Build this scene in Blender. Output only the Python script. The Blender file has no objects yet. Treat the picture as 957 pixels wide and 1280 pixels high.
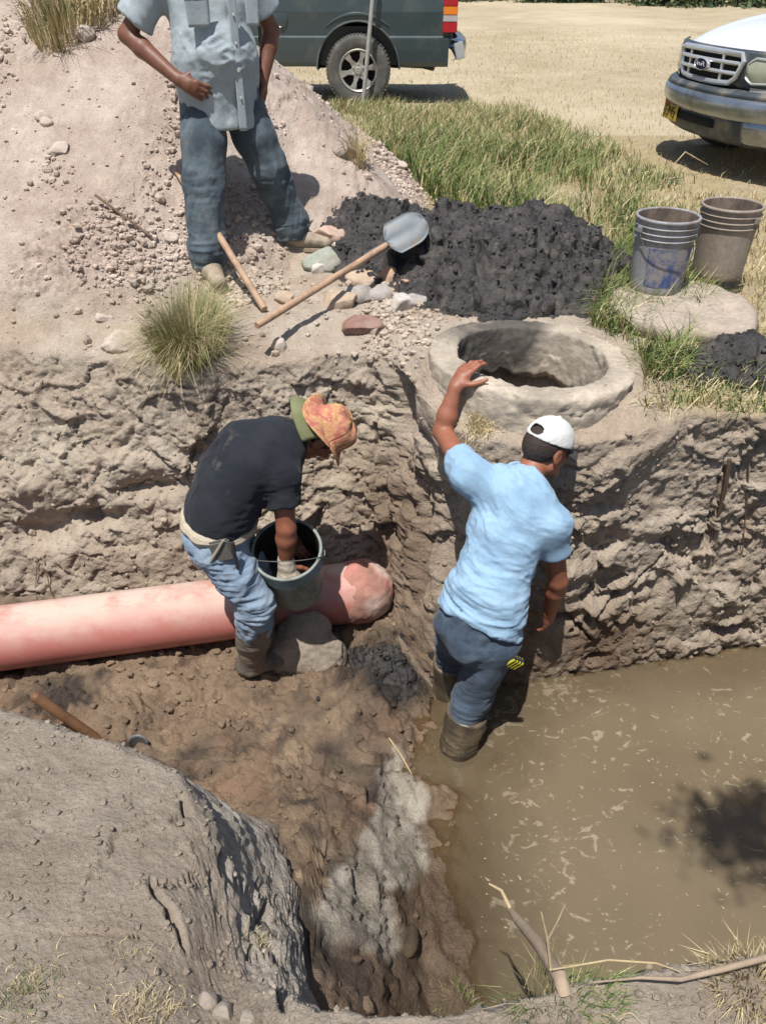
import bpy, bmesh, math, random
import numpy as np
from mathutils import Vector, Matrix
from mathutils.bvhtree import BVHTree

scene = bpy.context.scene
COL = scene.collection

# ------------------------------------------------------------------ camera
CAM_H, PITCH, FPX = 1.5, math.radians(35.0), 985.0
cam_d = bpy.data.cameras.new('camera')
cam = bpy.data.objects.new('camera', cam_d)
COL.objects.link(cam)
cam.location = (0, 0, CAM_H)
cam.rotation_euler = (math.pi/2 - PITCH, 0, 0)
cam_d.sensor_fit = 'VERTICAL'
cam_d.angle = 2*math.atan(640/FPX)
cam_d.clip_start = 0.05
cam_d.clip_end = 2000
scene.camera = cam

# ------------------------------------------------------------------ light
SUN_DIR = Vector((-0.15, -0.34, 1.0)).normalized()      # towards the sun
world = bpy.data.worlds.new('World')
scene.world = world
world.use_nodes = True
wn = world.node_tree
sky = wn.nodes.new('ShaderNodeTexSky')
sky.sky_type = 'NISHITA'
sky.sun_disc = False
sky.sun_elevation = math.asin(SUN_DIR.z)
sky.sun_rotation = math.atan2(SUN_DIR.x, SUN_DIR.y)
sky.dust_density = 1.5
wn.links.new(sky.outputs[0], wn.nodes['Background'].inputs[0])
wn.nodes['Background'].inputs[1].default_value = 0.085
sun_d = bpy.data.lights.new('sun', 'SUN')
sun_d.energy = 4.6
sun_d.angle = math.radians(0.53)
sun_d.color = (1.0, 0.972, 0.925)
sun = bpy.data.objects.new('sun', sun_d)
COL.objects.link(sun)
sun.location = SUN_DIR*40
sun.rotation_euler = SUN_DIR.to_track_quat('Z', 'Y').to_euler()
vs = scene.view_settings
vs.view_transform = 'Standard'
vs.look = 'None'
vs.gamma = 1.0
vs.use_curve_mapping = False
vs.exposure = 0.33

# ------------------------------------------------------------------ geometry helpers
RNG = np.random.default_rng(7)
random.seed(7)

def P(px, py, D=None, z=None):
    """world point on the sight line of a photo pixel, at ground distance D or height z"""
    dx = (px-478.5)/FPX; cy = (py-640)/FPX
    c, s = math.cos(PITCH), math.sin(PITCH)
    d = Vector((dx, c - cy*s, -s - cy*c))
    t = D/d.y if D is not None else (z-CAM_H)/d.z
    return Vector((0, 0, CAM_H)) + d*t

def hash3(ix, iy, iz, seed):
    h = (ix.astype(np.uint32)*np.uint32(374761393) + iy.astype(np.uint32)*np.uint32(668265263)
         + iz.astype(np.uint32)*np.uint32(2147483647) + np.uint32((seed*974711+12345) & 0xffffffff))
    h = (h ^ (h >> np.uint32(13)))*np.uint32(1274126177)
    h = (h ^ (h >> np.uint32(16)))*np.uint32(2246822519)
    return h ^ (h >> np.uint32(15))

def vnoise(p, seed=0):
    """smooth value noise in -1..1 at points p (n,3)"""
    p = p.astype(np.float32)
    i = np.floor(p); f = p-i; i = i.astype(np.int64)
    f = f*f*f*(f*(f*6-15)+10)
    out = 0
    for a in (0, 1):
        wx = f[:, 0] if a else 1-f[:, 0]
        for b in (0, 1):
            wy = f[:, 1] if b else 1-f[:, 1]
            for c in (0, 1):
                wz = f[:, 2] if c else 1-f[:, 2]
                h = hash3(i[:, 0]+a, i[:, 1]+b, i[:, 2]+c, seed)
                out = out + wx*wy*wz*((h & np.uint32(0xffff)).astype(np.float32)/32767.5-1)
    return out

def fbm(p, octaves=4, seed=0, gain=0.5, lac=2.03):
    s = 0; a = 1.0; t = 0
    for o in range(octaves):
        s = s + a*vnoise(p, seed+o*17); t += a
        p = p*lac + 3.7; a *= gain
    return s/t

def ridged(p, octaves=3, seed=0):
    s = 0; a = 1.0; t = 0
    for o in range(octaves):
        s = s + a*(1-np.abs(vnoise(p, seed+o*31))); t += a
        p = p*2.1 + 1.3; a *= 0.5
    return s/t

def worley(p, seed=0):
    """distance to nearest and second nearest feature point, and the id (0..1) of the nearest"""
    p = p.astype(np.float32)
    i = np.floor(p).astype(np.int64); f = p-i
    d1 = np.full(len(p), 9, np.float32); d2 = d1.copy(); cid = np.zeros(len(p), np.float32)
    for a in (-1, 0, 1):
        for b in (-1, 0, 1):
            for c in (-1, 0, 1):
                h = hash3(i[:, 0]+a, i[:, 1]+b, i[:, 2]+c, seed)
                ox = (h & np.uint32(1023)).astype(np.float32)/1023
                oy = ((h >> np.uint32(10)) & np.uint32(1023)).astype(np.float32)/1023
                oz = ((h >> np.uint32(20)) & np.uint32(1023)).astype(np.float32)/1023
                d = (a+ox-f[:, 0])**2 + (b+oy-f[:, 1])**2 + (c+oz-f[:, 2])**2
                n = d < d1
                d2 = np.where(n, d1, np.minimum(d2, d))
                cid = np.where(n, oz, cid)
                d1 = np.where(n, d, d1)
    return np.sqrt(d1), np.sqrt(d2), cid

def facets(p, seed=0):
    """broken, flat-faced lumps: tilted facet height, edge closeness and level per cell"""
    p = p.astype(np.float32); i = np.floor(p).astype(np.int64); f = p-i
    d1 = np.full(len(p), 9, np.float32); d2 = d1.copy(); bo = np.zeros((len(p), 3), np.float32); bh = np.zeros(len(p), np.uint32)
    for a in (-1, 0, 1):
        for b in (-1, 0, 1):
            for c in (-1, 0, 1):
                h = hash3(i[:, 0]+a, i[:, 1]+b, i[:, 2]+c, seed)
                o = np.stack([a+(h & np.uint32(1023)).astype(np.float32)/1023-f[:, 0], b+((h >> np.uint32(10)) & np.uint32(1023)).astype(np.float32)/1023-f[:, 1],
                              c+((h >> np.uint32(20)) & np.uint32(1023)).astype(np.float32)/1023-f[:, 2]], -1)
                d = (o*o).sum(1); n = d < d1
                d2 = np.where(n, d1, np.minimum(d2, d)); d1 = np.where(n, d, d1); bo[n] = o[n]; bh[n] = h[n]
    g = bh*np.uint32(2654435761); g = g ^ (g >> np.uint32(15))
    r = np.stack([(g & np.uint32(255)), ((g >> np.uint32(8)) & np.uint32(255)), ((g >> np.uint32(16)) & np.uint32(255))], -1).astype(np.float32)/127.5-1
    return (bo*r).sum(1), np.sqrt(d2)-np.sqrt(d1), r[:, 0]

def sstep(a, b, x):
    t = np.clip((x-a)/(b-a), 0, 1)
    return t*t*(3-2*t)

def mesh_np(name, v, f, smooth=True, mats=(), fmat=None):
    """mesh from arrays; f is (n,3) or (n,4), or a list of such"""
    me = bpy.data.meshes.new(name)
    fs = f if isinstance(f, (list, tuple)) else [f]
    fs = [np.asarray(a, np.int32) for a in fs if len(a)]
    v = np.asarray(v, np.float32)
    me.vertices.add(len(v)); me.vertices.foreach_set('co', v.ravel())
    loops = np.concatenate([a.ravel() for a in fs])
    tot = np.concatenate([np.full(len(a), a.shape[1], np.int32) for a in fs])
    start = np.concatenate([[0], np.cumsum(tot)[:-1]]).astype(np.int32)
    me.loops.add(len(loops)); me.loops.foreach_set('vertex_index', loops)
    me.polygons.add(len(tot)); me.polygons.foreach_set('loop_start', start)
    me.polygons.foreach_set('loop_total', tot)
    me.polygons.foreach_set('use_smooth', np.full(len(tot), smooth))
    for m in mats: me.materials.append(m)
    if fmat is not None: me.polygons.foreach_set('material_index', np.asarray(fmat, np.int32))
    me.update(calc_edges=True); me.validate()
    return me

def add_col(me, rgb, name='tint'):
    a = me.color_attributes.new(name, 'FLOAT_COLOR', 'POINT')
    c = np.ones((len(me.vertices), 4), np.float32); c[:, :3] = rgb
    a.data.foreach_set('color', c.ravel())

def add_val(me, val, name):
    a = me.attributes.new(name, 'FLOAT', 'POINT')
    a.data.foreach_set('value', np.asarray(val, np.float32))

def tag(o, label=None, cat=None, group=None, kind=None):
    if label: o['label'] = label
    if cat: o['category'] = cat
    if group: o['group'] = group
    if kind: o['kind'] = kind
    return o

def link(name, me, parent=None, mat=None, loc=None, rot=None):
    o = bpy.data.objects.new(name, me); COL.objects.link(o)
    if mat is not None:
        me.materials.clear(); me.materials.append(mat)
    if parent is not None: o.parent = parent
    if loc is not None: o.location = loc
    if rot is not None: o.rotation_euler = rot
    return o

def empty(name, loc=(0, 0, 0), rot=(0, 0, 0)):
    o = bpy.data.objects.new(name, None); COL.objects.link(o)
    o.location = loc; o.rotation_euler = rot
    o.empty_display_size = 0.1
    return o

def copy_tree(o, parent=None):
    c = o.copy(); COL.objects.link(c)
    if parent is not None: c.parent = parent
    for ch in list(o.children): copy_tree(ch, c)
    return c

class MB:
    """collects shapes into one mesh"""
    def __init__(s): s.v = []; s.f = []
    def add(s, v, f):
        n = len(s.v); s.v += [tuple(p) for p in v]; s.f += [tuple(i+n for i in q) for q in f]
    def tube(s, pts, r, n=8, cap=True, squash=None):
        pts = [Vector(p) for p in pts]
        rs = r if isinstance(r, (list, tuple, np.ndarray)) else [r]*len(pts)
        up = Vector((0.13, 0.21, 0.97)); vv = []; ff = []; prev = None
        for i, p in enumerate(pts):
            t = (pts[min(i+1, len(pts)-1)]-pts[max(i-1, 0)]).normalized()
            a = (up if prev is None else prev); a = a - t*a.dot(t)
            if a.length < 1e-4: a = Vector((1, 0, 0)) - t*t.x
            a.normalize(); b = t.cross(a); prev = a
            for k in range(n):
                an = 2*math.pi*k/n
                vv.append(p + (a*math.cos(an) + b*math.sin(an))*rs[i])
        for i in range(len(pts)-1):
            for k in range(n):
                ff.append((i*n+k, i*n+(k+1) % n, (i+1)*n+(k+1) % n, (i+1)*n+k))
        if cap:
            ff.append(tuple(range(n))[::-1]); m = (len(pts)-1)*n; ff.append(tuple(range(m, m+n)))
        s.add(vv, ff)
    def box(s, c, h, R=None):
        v = [Vector((x*h[0], y*h[1], z*h[2])) for x in (-1, 1) for y in (-1, 1) for z in (-1, 1)]
        if R is not None: v = [R @ p for p in v]
        v = [p+Vector(c) for p in v]
        s.add(v, [(0, 1, 3, 2), (4, 6, 7, 5), (0, 4, 5, 1), (2, 3, 7, 6), (0, 2, 6, 4), (1, 5, 7, 3)])
    def lathe(s, prof, n=32, M=None, closed=False, wob=None):
        vv = []; ff = []
        for (r, z) in prof:
            for k in range(n):
                a = 2*math.pi*k/n
                p = Vector((r*math.cos(a), r*math.sin(a), z))
                if wob: p = wob(p, a)
                vv.append(M @ p if M is not None else p)
        m = len(prof)
        for i in range(m if closed else m-1):
            j = (i+1) % m
            for k in range(n):
                ff.append((i*n+k, i*n+(k+1) % n, j*n+(k+1) % n, j*n+k))
        s.add(vv, ff)
    def grid(s, rows):
        n = len(rows[0]); vv = [p for r in rows for p in r]; ff = []
        for i in range(len(rows)-1):
            for k in range(n-1):
                ff.append((i*n+k, i*n+k+1, (i+1)*n+k+1, (i+1)*n+k))
        s.add(vv, ff)
    def prism(s, poly, a, b):
        """poly: 3-D points of one cap; extruded from offset a to offset b (vectors)"""
        n = len(poly); a = Vector(a); b = Vector(b)
        vv = [Vector(p)+a for p in poly] + [Vector(p)+b for p in poly]
        ff = [tuple(range(n))[::-1], tuple(range(n, 2*n))]
        ff += [(i, (i+1) % n, n+(i+1) % n, n+i) for i in range(n)]
        s.add(vv, ff)
    def mesh(s, name, smooth=True, angle=None, bevel=0, fix=True):
        me = bpy.data.meshes.new(name); me.from_pydata(s.v, [], s.f)
        bm = bmesh.new(); bm.from_mesh(me)
        if fix: bmesh.ops.recalc_face_normals(bm, faces=bm.faces)
        if bevel:
            es = [e for e in bm.edges if len(e.link_faces) == 2 and e.calc_face_angle(0) > 0.5]
            bmesh.ops.bevel(bm, geom=es, offset=bevel, segments=2, affect='EDGES', clamp_overlap=True)
        if smooth:
            for f in bm.faces: f.smooth = True
            if angle:
                for e in bm.edges:
                    if len(e.link_faces) == 2 and e.calc_face_angle(0) > angle: e.smooth = False
        bm.to_mesh(me); bm.free(); me.update()
        return me
    def build(s, name, mat, parent=None, smooth=True, angle=0.7, bevel=0, loc=None, rot=None, fix=True):
        return link(name, s.mesh(name, smooth, angle, bevel, fix), parent, mat, loc, rot)

# ------------------------------------------------------------------ materials
def srgb(r, g, b):
    f = lambda c: (c/12.92 if c <= 0.04045 else ((c+0.055)/1.055)**2.4)
    return (f(r/255), f(g/255), f(b/255))

class Mat:
    def __init__(s, name):
        s.m = bpy.data.materials.new(name); s.m.use_nodes = True
        s.t = s.m.node_tree; s.b = s.t.nodes['Principled BSDF']
    def n(s, typ, **kw):
        nd = s.t.nodes.new(typ)
        for k, v in kw.items():
            if k.startswith('i_'):
                key = k[2:]
                key = int(key) if key.isdigit() else key.replace('_', ' ')
                nd.inputs[key].default_value = v
            else: setattr(nd, k, v)
        return nd
    def l(s, a, b): s.t.links.new(a, b)
    def pos(s, obj=True):
        return s.n('ShaderNodeTexCoord').outputs['Object']
    def noise(s, scale, detail=4, rough=0.6, vec=None, dist=0.0, stretch=None):
        nd = s.n('ShaderNodeTexNoise', i_Scale=scale, i_Detail=detail, i_Roughness=rough, i_Distortion=dist)
        v = vec if vec is not None else s.pos()
        if stretch:
            mp = s.n('ShaderNodeMapping'); mp.inputs['Scale'].default_value = stretch
            s.l(v, mp.inputs['Vector']); v = mp.outputs[0]
        s.l(v, nd.inputs['Vector'])
        return nd.outputs['Fac']
    def ramp(s, fac, stops):
        r = s.n('ShaderNodeValToRGB'); e = r.color_ramp.elements
        while len(e) < len(stops): e.new(0.5)
        for el, (p, c) in zip(e, stops):
            el.position = p
            el.color = (c[0], c[1], c[2], 1) if not isinstance(c, (int, float)) else (c, c, c, 1)
        s.l(fac, r.inputs[0]); return r.outputs[0]
    def mix(s, fac, a, b, mode='MIX'):
        m = s.n('ShaderNodeMix', data_type='RGBA', blend_type=mode)
        if isinstance(fac, (int, float)): m.inputs[0].default_value = fac
        else: s.l(fac, m.inputs[0])
        for i, c in ((6, a), (7, b)):
            if isinstance(c, (tuple, list)): m.inputs[i].default_value = (c[0], c[1], c[2], 1)
            else: s.l(c, m.inputs[i])
        return m.outputs[2]
    def math(s, op, a, b=None):
        m = s.n('ShaderNodeMath', operation=op)
        for i, c in ((0, a), (1, b)):
            if c is None: continue
            if isinstance(c, (int, float)): m.inputs[i].default_value = c
            else: s.l(c, m.inputs[i])
        return m.outputs[0]
    def bump(s, height, strength=0.5, dist=0.01, prev=None):
        b = s.n('ShaderNodeBump', i_Strength=strength, i_Distance=dist)
        s.l(height, b.inputs['Height'])
        if prev is not None: s.l(prev, b.inputs['Normal'])
        s.l(b.outputs[0], s.b.inputs['Normal']); return b.outputs[0]
    def color(s, c):
        if isinstance(c, (tuple, list)): s.b.inputs['Base Color'].default_value = (c[0], c[1], c[2], 1)
        else: s.l(c, s.b.inputs['Base Color'])
    def set(s, **kw):
        for k, v in kw.items():
            i = s.b.inputs[k.replace('_', ' ')]
            if hasattr(v, 'links'): s.l(v, i)
            else: i.default_value = v
        return s

def plain(name, col, rough=0.6, var=0.25, scale=12, metallic=0.0, bump=0.0, bscale=60, dirt=None, dscale=6, damt=(0.5, 0.7)):
    m = Mat(name)
    lo = tuple(c*(1-var) for c in col); hi = tuple(min(1, c*(1+var)) for c in col)
    c = m.ramp(m.noise(scale, 5), [(0.3, lo), (0.7, hi)])
    if dirt is not None:
        k = m.ramp(m.noise(dscale, 6, 0.65), [(damt[0], 0.0), (damt[1], 1.0)])
        c = m.mix(k, c, dirt)
    m.color(c); m.set(Roughness=rough, Metallic=metallic)
    if bump: m.bump(m.noise(bscale, 4), bump, 0.004)
    return m.m
# ================================================================== ground of the dig
def interp(x, pts, k=1):
    pts = np.array(pts, float)
    return np.interp(x, pts[:, 0], pts[:, k])

# feature lines across the dig: x, y, z
EDGE = [(-5, 1.9, -.5), (-2, 1.9, -.55), (-1.27, 1.77, -.55), (-.81, 1.60, -.5), (-.6, 1.48, -.49), (-.5, 1.34, -.48),
        (-.43, 1.18, -.50), (-.37, 1.0, -.50), (-.31, .86, -.42), (-.22, .76, -.29), (0, .70, -.2), (.15, .70, -.17), (.5, .76, -.15), (1.2, .84, -.13), (2, .88, -.13), (5, .9, -.1)]
FOOT = [(-5, 2.2, -1.33), (-1.27, 2.12, -1.33), (-.81, 2.0, -1.34), (-.6, 1.92, -1.36), (-.42, 1.84, -1.28), (-.33, 1.62, -1.14),
        (-.26, 1.34, -.93), (-.22, 1.12, -.80), (-.19, .98, -.70), (-.14, .89, -.72), (0, .88, -.94), (.15, .91, -1.36), (.5, .95, -1.60), (1.2, .95, -1.8), (2, 1.0, -1.8), (5, 1.0, -1.8)]
MIDF = [(-5, 2.6, -1.36), (-1.3, 2.6, -1.36), (-.6, 2.45, -1.38), (-.3, 2.3, -1.40), (-.1, 2.2, -1.42), (.05, 2.15, -1.455),
        (.2, 2.1, -1.495), (.45, 2.1, -1.57), (1, 2.1, -1.80), (5, 2.1, -1.9)]
WFOOT = [(-5, 3.25, -1.33), (-1.5, 3.22, -1.31), (-.5, 3.26, -1.31), (-.15, 3.22, -1.3), (.0, 3.12, -1.30), (.12, 2.92, -1.40), (.25, 2.74, -1.5), (.42, 2.68, -1.54),
         (.8, 2.79, -1.56), (1.3, 2.91, -1.56), (2.05, 3.05, -1.56), (5, 3.1, -1.56)]
WMID = [(-5, 3.38, -.75), (-1.5, 3.38, -.72), (-.5, 3.42, -.72), (-.1, 3.45, -.7), (.05, 3.36, -.72), (.2, 3.02, -.78), (.42, 2.86, -.85),
        (.8, 2.84, -.85), (1.3, 2.95, -.8), (2.05, 3.08, -.8), (5, 3.15, -.8)]
WTOP = [(-5, 3.8, -.06), (-2.2, 3.74, -.09), (-1.5, 3.66, -.10), (-.9, 3.52, -.10), (-.5, 3.55, -.10), (-.2, 3.62, -.08), (0, 3.62, -.08), (.12, 3.36, -.10), (.22, 3.08, -.12),
        (.36, 2.90, -.15), (.68, 2.84, -.155), (1.0, 2.88, -.145), (1.15, 2.94, -.12), (1.3, 3.0, -.08), (1.6, 3.0, -.1), (2.05, 3.06, -.1), (5, 3.2, -.05)]

RING_C = (0.685, 3.38); RING_R = 0.465

def smin(a, b, k):
    h = np.clip(0.5+0.5*(b-a)/k, 0, 1)
    return b*(1-h)+a*h-k*h*(1-h)

def hill(x, y):
    """spoil heap on the left and the level ground round it"""
    yf = np.interp(x, [-5, -2.2, -1.5, -1.0, -.55, 0, .6], [3.75, 3.75, 3.86, 4.2, 4.62, 4.75, 5.0])
    front = (y-yf)*np.interp(x, [-5, -2, -1], [.60, .60, .68])
    right = (.37-x)*.82
    back = (7.0-y)*.8+np.clip(.2-x, 0, 1.2)*.5
    left = (x+4.9)*.9
    top = np.full_like(x, 1.45) + 0.12*np.sin(x*2.1)
    h = smin(smin(smin(front, right, .12), smin(back, left, .2), .15), top, .2)
    return np.maximum(h, 0) + np.where(h < 0, 0, 0) + .06*np.exp(-np.clip(h, -2, 0)**2/.02)*0

def gtop(x, y):
    x = np.asarray(x, float); y = np.asarray(y, float)
    z = hill(x, y)
    return z

def terrain():
    xs = np.concatenate([np.linspace(-5, -2.35, 40)[:-1], np.linspace(-2.35, 2.35, 480), np.linspace(2.35, 5, 40)[1:]])
    nx = len(xs)
    e = [interp(xs, EDGE, k) for k in (1, 2)]; ft = [interp(xs, FOOT, k) for k in (1, 2)]
    mf = [interp(xs, MIDF, k) for k in (1, 2)]
    wf = [interp(xs, WFOOT, k) for k in (1, 2)]; wm = [interp(xs, WMID, k) for k in (1, 2)]; wt = [interp(xs, WTOP, k) for k in (1, 2)]
    # close the trench outside the picture
    close = np.maximum(sstep(-4.0, -4.7, xs), sstep(4.0, 4.7, xs))
    rows_y = []; rows_z = []; seg = []
    def segm(y0, z0, y1, z1, n, s, last=False):
        for t in np.linspace(0, 1, n, endpoint=last):
            rows_y.append(y0+(y1-y0)*t); rows_z.append(z0+(z1-z0)*t); seg.append(s+t)
    c = lambda v: np.full(nx, float(v))
    segm(c(-4), c(-.02), c(.25), c(-.1), 14, 0)
    segm(c(.25), c(-.1), e[0], e[1], 150, 1)
    segm(e[0], e[1], ft[0], ft[1], 75, 2)
    segm(ft[0], ft[1], mf[0], mf[1], 65, 3)
    segm(mf[0], mf[1], wf[0], wf[1], 85, 4)
    segm(wf[0], wf[1], wm[0], wm[1], 75, 5)
    segm(wm[0], wm[1], wt[0], wt[1], 85, 6)
    y1 = wt[0]+.9
    segm(wt[0], wt[1], y1, c(0), 85, 7)
    segm(y1, c(0), c(9), c(0), 190, 8, True)
    Y = np.array(rows_y); Z = np.array(rows_z); S = np.array(seg)
    X = np.repeat(xs[None], len(S), 0)
    up = S >= 7
    bl = sstep(0, .55, (Y-wt[0][None]))*up[:, None]
    Z = np.where(up[:, None], Z*(1-sstep(0, .35, Y-wt[0][None]))+hill(X, Y)*sstep(-.05, .35, Y-wt[0][None]), Z)
    Z = Z*(1-close[None]) + np.where(up[:, None], hill(X, Y), 0)*close[None]
    # soften the feature lines
    for _ in range(7):
        for A in (Y, Z):
            A[1:-1] = A[1:-1]*.5 + (A[:-2]+A[2:])*.25
    for _ in range(5):
        for A in (Y, Z):
            A[:, 1:-1] = A[:, 1:-1]*.5 + (A[:, :-2]+A[:, 2:])*.25
    V = np.stack([X, Y, Z], -1)
    def normals(V):
        du = np.gradient(V, axis=1); dv = np.gradient(V, axis=0)
        n = np.cross(du, dv); n /= np.linalg.norm(n, axis=-1, keepdims=True)+1e-12
        return n
    N = normals(V)
    p = V.reshape(-1, 3).astype(np.float32)
    Sg = np.repeat(S[:, None], nx, 1).ravel(); x, y, z = p[:, 0], p[:, 1], p[:, 2]
    # ---- zones (0..1)
    near = sstep(2.5, 2.0, Sg); nside = sstep(1.9, 2.15, Sg)*sstep(3.1, 2.8, Sg)
    floor = sstep(2.85, 3.05, Sg)*sstep(5.1, 4.9, Sg)
    wall = sstep(4.95, 5.1, Sg)*sstep(7.1, 6.8, Sg)
    top = sstep(6.85, 7.05, Sg)
    hl = sstep(.03, .16, hill(x, y))*top
    # ---- relief
    lowf = fbm(p*1.3, 3, 3); 
    q = p*np.array([1, 1, 1.15], np.float32)
    warp = np.stack([fbm(p*3.1, 2, 40), fbm(p*3.1, 2, 50), fbm(p*3.1, 2, 60)], -1)*.16
    d1, d2, cid = worley(q*4.2+warp*5, 5)
    e1, e2, cid2 = worley(q*11+warp*14, 8)
    g1, g2, _ = worley(p*30+warp*30, 9)
    cr1 = np.clip((d2-d1)*2.2, 0, 1); cr2 = np.clip((e2-e1)*2.0, 0, 1); cr3 = np.clip((g2-g1)*1.8, 0, 1)
    mid = fbm(p*6, 4, 11); fine = fbm(p*26, 3, 23)
    strata = fbm(p*np.array([1.2, 1.2, 9], np.float32)+warp*2, 4, 71)
    rg = ridged(p*np.array([3.5, 3.5, 6], np.float32)+warp*4, 4, 77)
    blocky = np.clip(fbm(p*2.2, 3, 93)*1.6+.45, 0, 1)          # where the wall is broken into blocks
    t1, k1, l1 = facets(q*3.6+warp*3, 15); t2, k2, l2 = facets(q*9.5+warp*6, 16); t3, k3, l3 = facets(p*24+warp*8, 17); t4, k4, l4 = facets(p*52, 18)
    crumb = np.clip(fbm(p*3.3, 3, 94)*1.8+.6, 0, 1)
    wd = (blocky*(.055*t1+.020*l1) + (.35+.65*crumb)*(.022*t2+.014*l2) + crumb*(.011*t3+.007*l3) + .0045*t4 + .03*lowf + .014*mid + .007*strata - .030*np.clip(ridged(p*np.array([6, 6, 1.1], np.float32)+warp*2, 2, 78)-.80, 0, 1)*5*np.clip(fbm(p*1.9, 2, 79)*2.5+.2, 0, 1)
          + .010*fine - .012*np.clip(.10-k2, 0, 1)*8*crumb)
    fblk = np.clip(fbm(p*2.9+5, 3, 193)*2.2+.6, 0, 1)
    fd = .03*lowf + .030*mid + fblk*(.040*(cid-.5)+.030*(np.sqrt(cr1)-.7)+.026*(cr2-.5)) + .012*fine + .008*strata + fblk*(.030*t1+.022*t2+.012*l2) + .011*t3 + .006*l3
    fd = fd*np.interp(x, [.0, .4], [1.1, .5]) + .05*fbm(p*2.6, 4, 177)*np.exp(-((x-.18)/.2)**2)
    gravel = np.clip(fbm(np.stack([x*3.2-z*1.2, y*1.0, z*.8], -1), 4, 101)*2.2+.35, 0, 1)
    hd = .03*lowf + .016*mid + gravel*(.022*(cr2-.4)*np.clip(cid2*2-.5, 0, 1) + .012*(cr3-.5) + .020*t3 + .010*l3) + .008*fine + .0045*t4 + .02*t2*gravel
    ncr = np.clip(fbm(p*4.1, 3, 96)*2.2+.25, 0, 1)
    nd = .012*lowf + .008*mid + .0035*fine + ncr*(.006*t3 + .003*l3 + .004*(cr3-.5)) + .0028*t4 + .008*t2*ncr
    sd = .018*mid + .010*fine + .006*t2 + .008*t3 + .004*(ridged(p*np.array([9, 9, 4], np.float32), 2, 5)-.6)
    td = .012*lowf + .012*mid + .005*fine + .008*(cr2-.5) + .004*(cr3-.5)
    disp = near*nd + nside*sd + floor*fd + wall*wd + top*(hl*hd + (1-hl)*td)
    # broad hollows and ledges of the wall
    def gauss(c, r, yz=True):
        d = ((x-c[0])/r[0])**2 + ((z-c[1])/r[1])**2
        return np.exp(-d)
    wall_b = wall
    hollow = 0
    for (px, py, D, rx, rz, a) in [(110, 640, 3.4, .20, .05, -.16), (60, 655, 3.4, .16, .06, -.12), (170, 612, 3.4, .10, .04, -.12), (205, 600, 3.45, .10, .05, -.07),
                                    (20, 600, 3.45, .3, .08, .05), (150, 570, 3.5, .25, .06, .04), (240, 560, 3.5, .10, .05, -.05),
                                    (500, 520, 3.35, .045, .30, -.22), (478, 640, 3.35, .03, .28, -.12), (520, 650, 3.2, .03, .28, -.12),
                                    (420, 570, 3.45, .10, .12, -.04), (560, 640, 2.95, .10, .25, -.07),
                                    (760, 735, 2.95, .16, .03, -.10), (700, 760, 2.92, .09, .03, -.10), (720, 700, 2.95, .10, .05, .05), (830, 650, 3.0, .2, .07, .05),
                                    (905, 785, 3.02, .13, .035, -.12), (745, 820, 2.88, .05, .035, -.10), (905, 740, 3.02, .10, .09, .05),
                                    (885, 640, 3.03, .012, .18, -.07), (770, 560, 3.0, .22, .10, .03), (640, 800, 2.85, .08, .2, -.05)]:
        c = P(px, py, D=D); hollow = hollow + a*gauss((c.x, c.z), (rx, rz))
    disp = disp + wall_b*hollow*(.75+.5*mid)
    # cracks cut into the grey near bank and the lower wall
    def crack(pts, w, dep, plane):
        nonlocal disp
        q2 = np.stack([x, y], -1) if plane == 'xy' else np.stack([x, z], -1)
        wob = np.stack([fbm(p*12, 2, 201), fbm(p*12, 2, 202)], -1)*.022
        best = np.full(len(p), 9.0)
        for a, b in zip(pts[:-1], pts[1:]):
            a = np.array(a); b = np.array(b); ab = b-a
            t = np.clip(((q2+wob-a)@ab)/(ab@ab), 0, 1)
            best = np.minimum(best, np.linalg.norm(q2+wob-a-t[:, None]*ab, axis=1))
        m = (near+nside) if plane == 'xy' else wall
        w = w*.7; ww = w*(.6+.6*np.clip(fbm(p*7, 2, 211)+.5, 0, 1.3))
        disp = disp - dep*np.exp(-(best/ww)**2)*m + dep*.10*np.exp(-((best-2.2*w)/(1.6*w))**2)*m
    for pl, w, dep in [([(330, 1015), (318, 1040), (312, 1075), (300, 1095)], .011, .05), ([(335, 1020), (300, 1030), (270, 1045), (248, 1080)], .006, .025),
                       ([(190, 1100), (203, 1125), (212, 1150), (230, 1176)], .008, .05), ([(240, 1080), (215, 1095), (195, 1102)], .009, .03),
                       ([(145, 1025), (138, 1050), (125, 1075), (120, 1095)], .009, .035), ([(195, 1000), (175, 1015), (150, 1025)], .007, .025),
                       ([(222, 965), (228, 990), (215, 1005)], .010, .035), ([(60, 1180), (120, 1170), (180, 1185)], .006, .015), ([(290, 1150), (330, 1140), (350, 1165)], .007, .03),
                       ([(355, 1230), (345, 1250), (360, 1280)], .012, .05), ([(20, 1010), (60, 1030), (90, 1020)], .006, .015)]:
        w3 = [P(a, b, z=-.36) for a, b in pl]
        crack([(v.x, v.y) for v in w3], w, dep, 'xy')
    for pl, w, dep in [([(705, 765), (735, 745), (770, 728)], .014, .09), ([(690, 740), (715, 760), (735, 775)], .010, .06), ([(770, 728), (815, 700), (850, 670)], .010, .05),
                       ([(905, 585), (898, 625), (890, 660), (880, 690)], .012, .07), ([(930, 590), (927, 640), (925, 690)], .006, .03),
                       ([(470, 600), (466, 660), (470, 710)], .010, .05), ([(527, 600), (520, 680), (535, 740)], .012, .06)]:
        w3 = [P(a, b, D=3.0) for a, b in pl]
        crack([(v.x, v.z) for v in w3], w, dep, 'xz')
    # crusted flaky right side of the near bank
    fl = np.exp(-(((x+.33)/.13)**2+((y-1.12)/.22)**2))*(near+nside)
    disp = disp + fl*(.010*t3+.005*l3+.005*t2)
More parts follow.
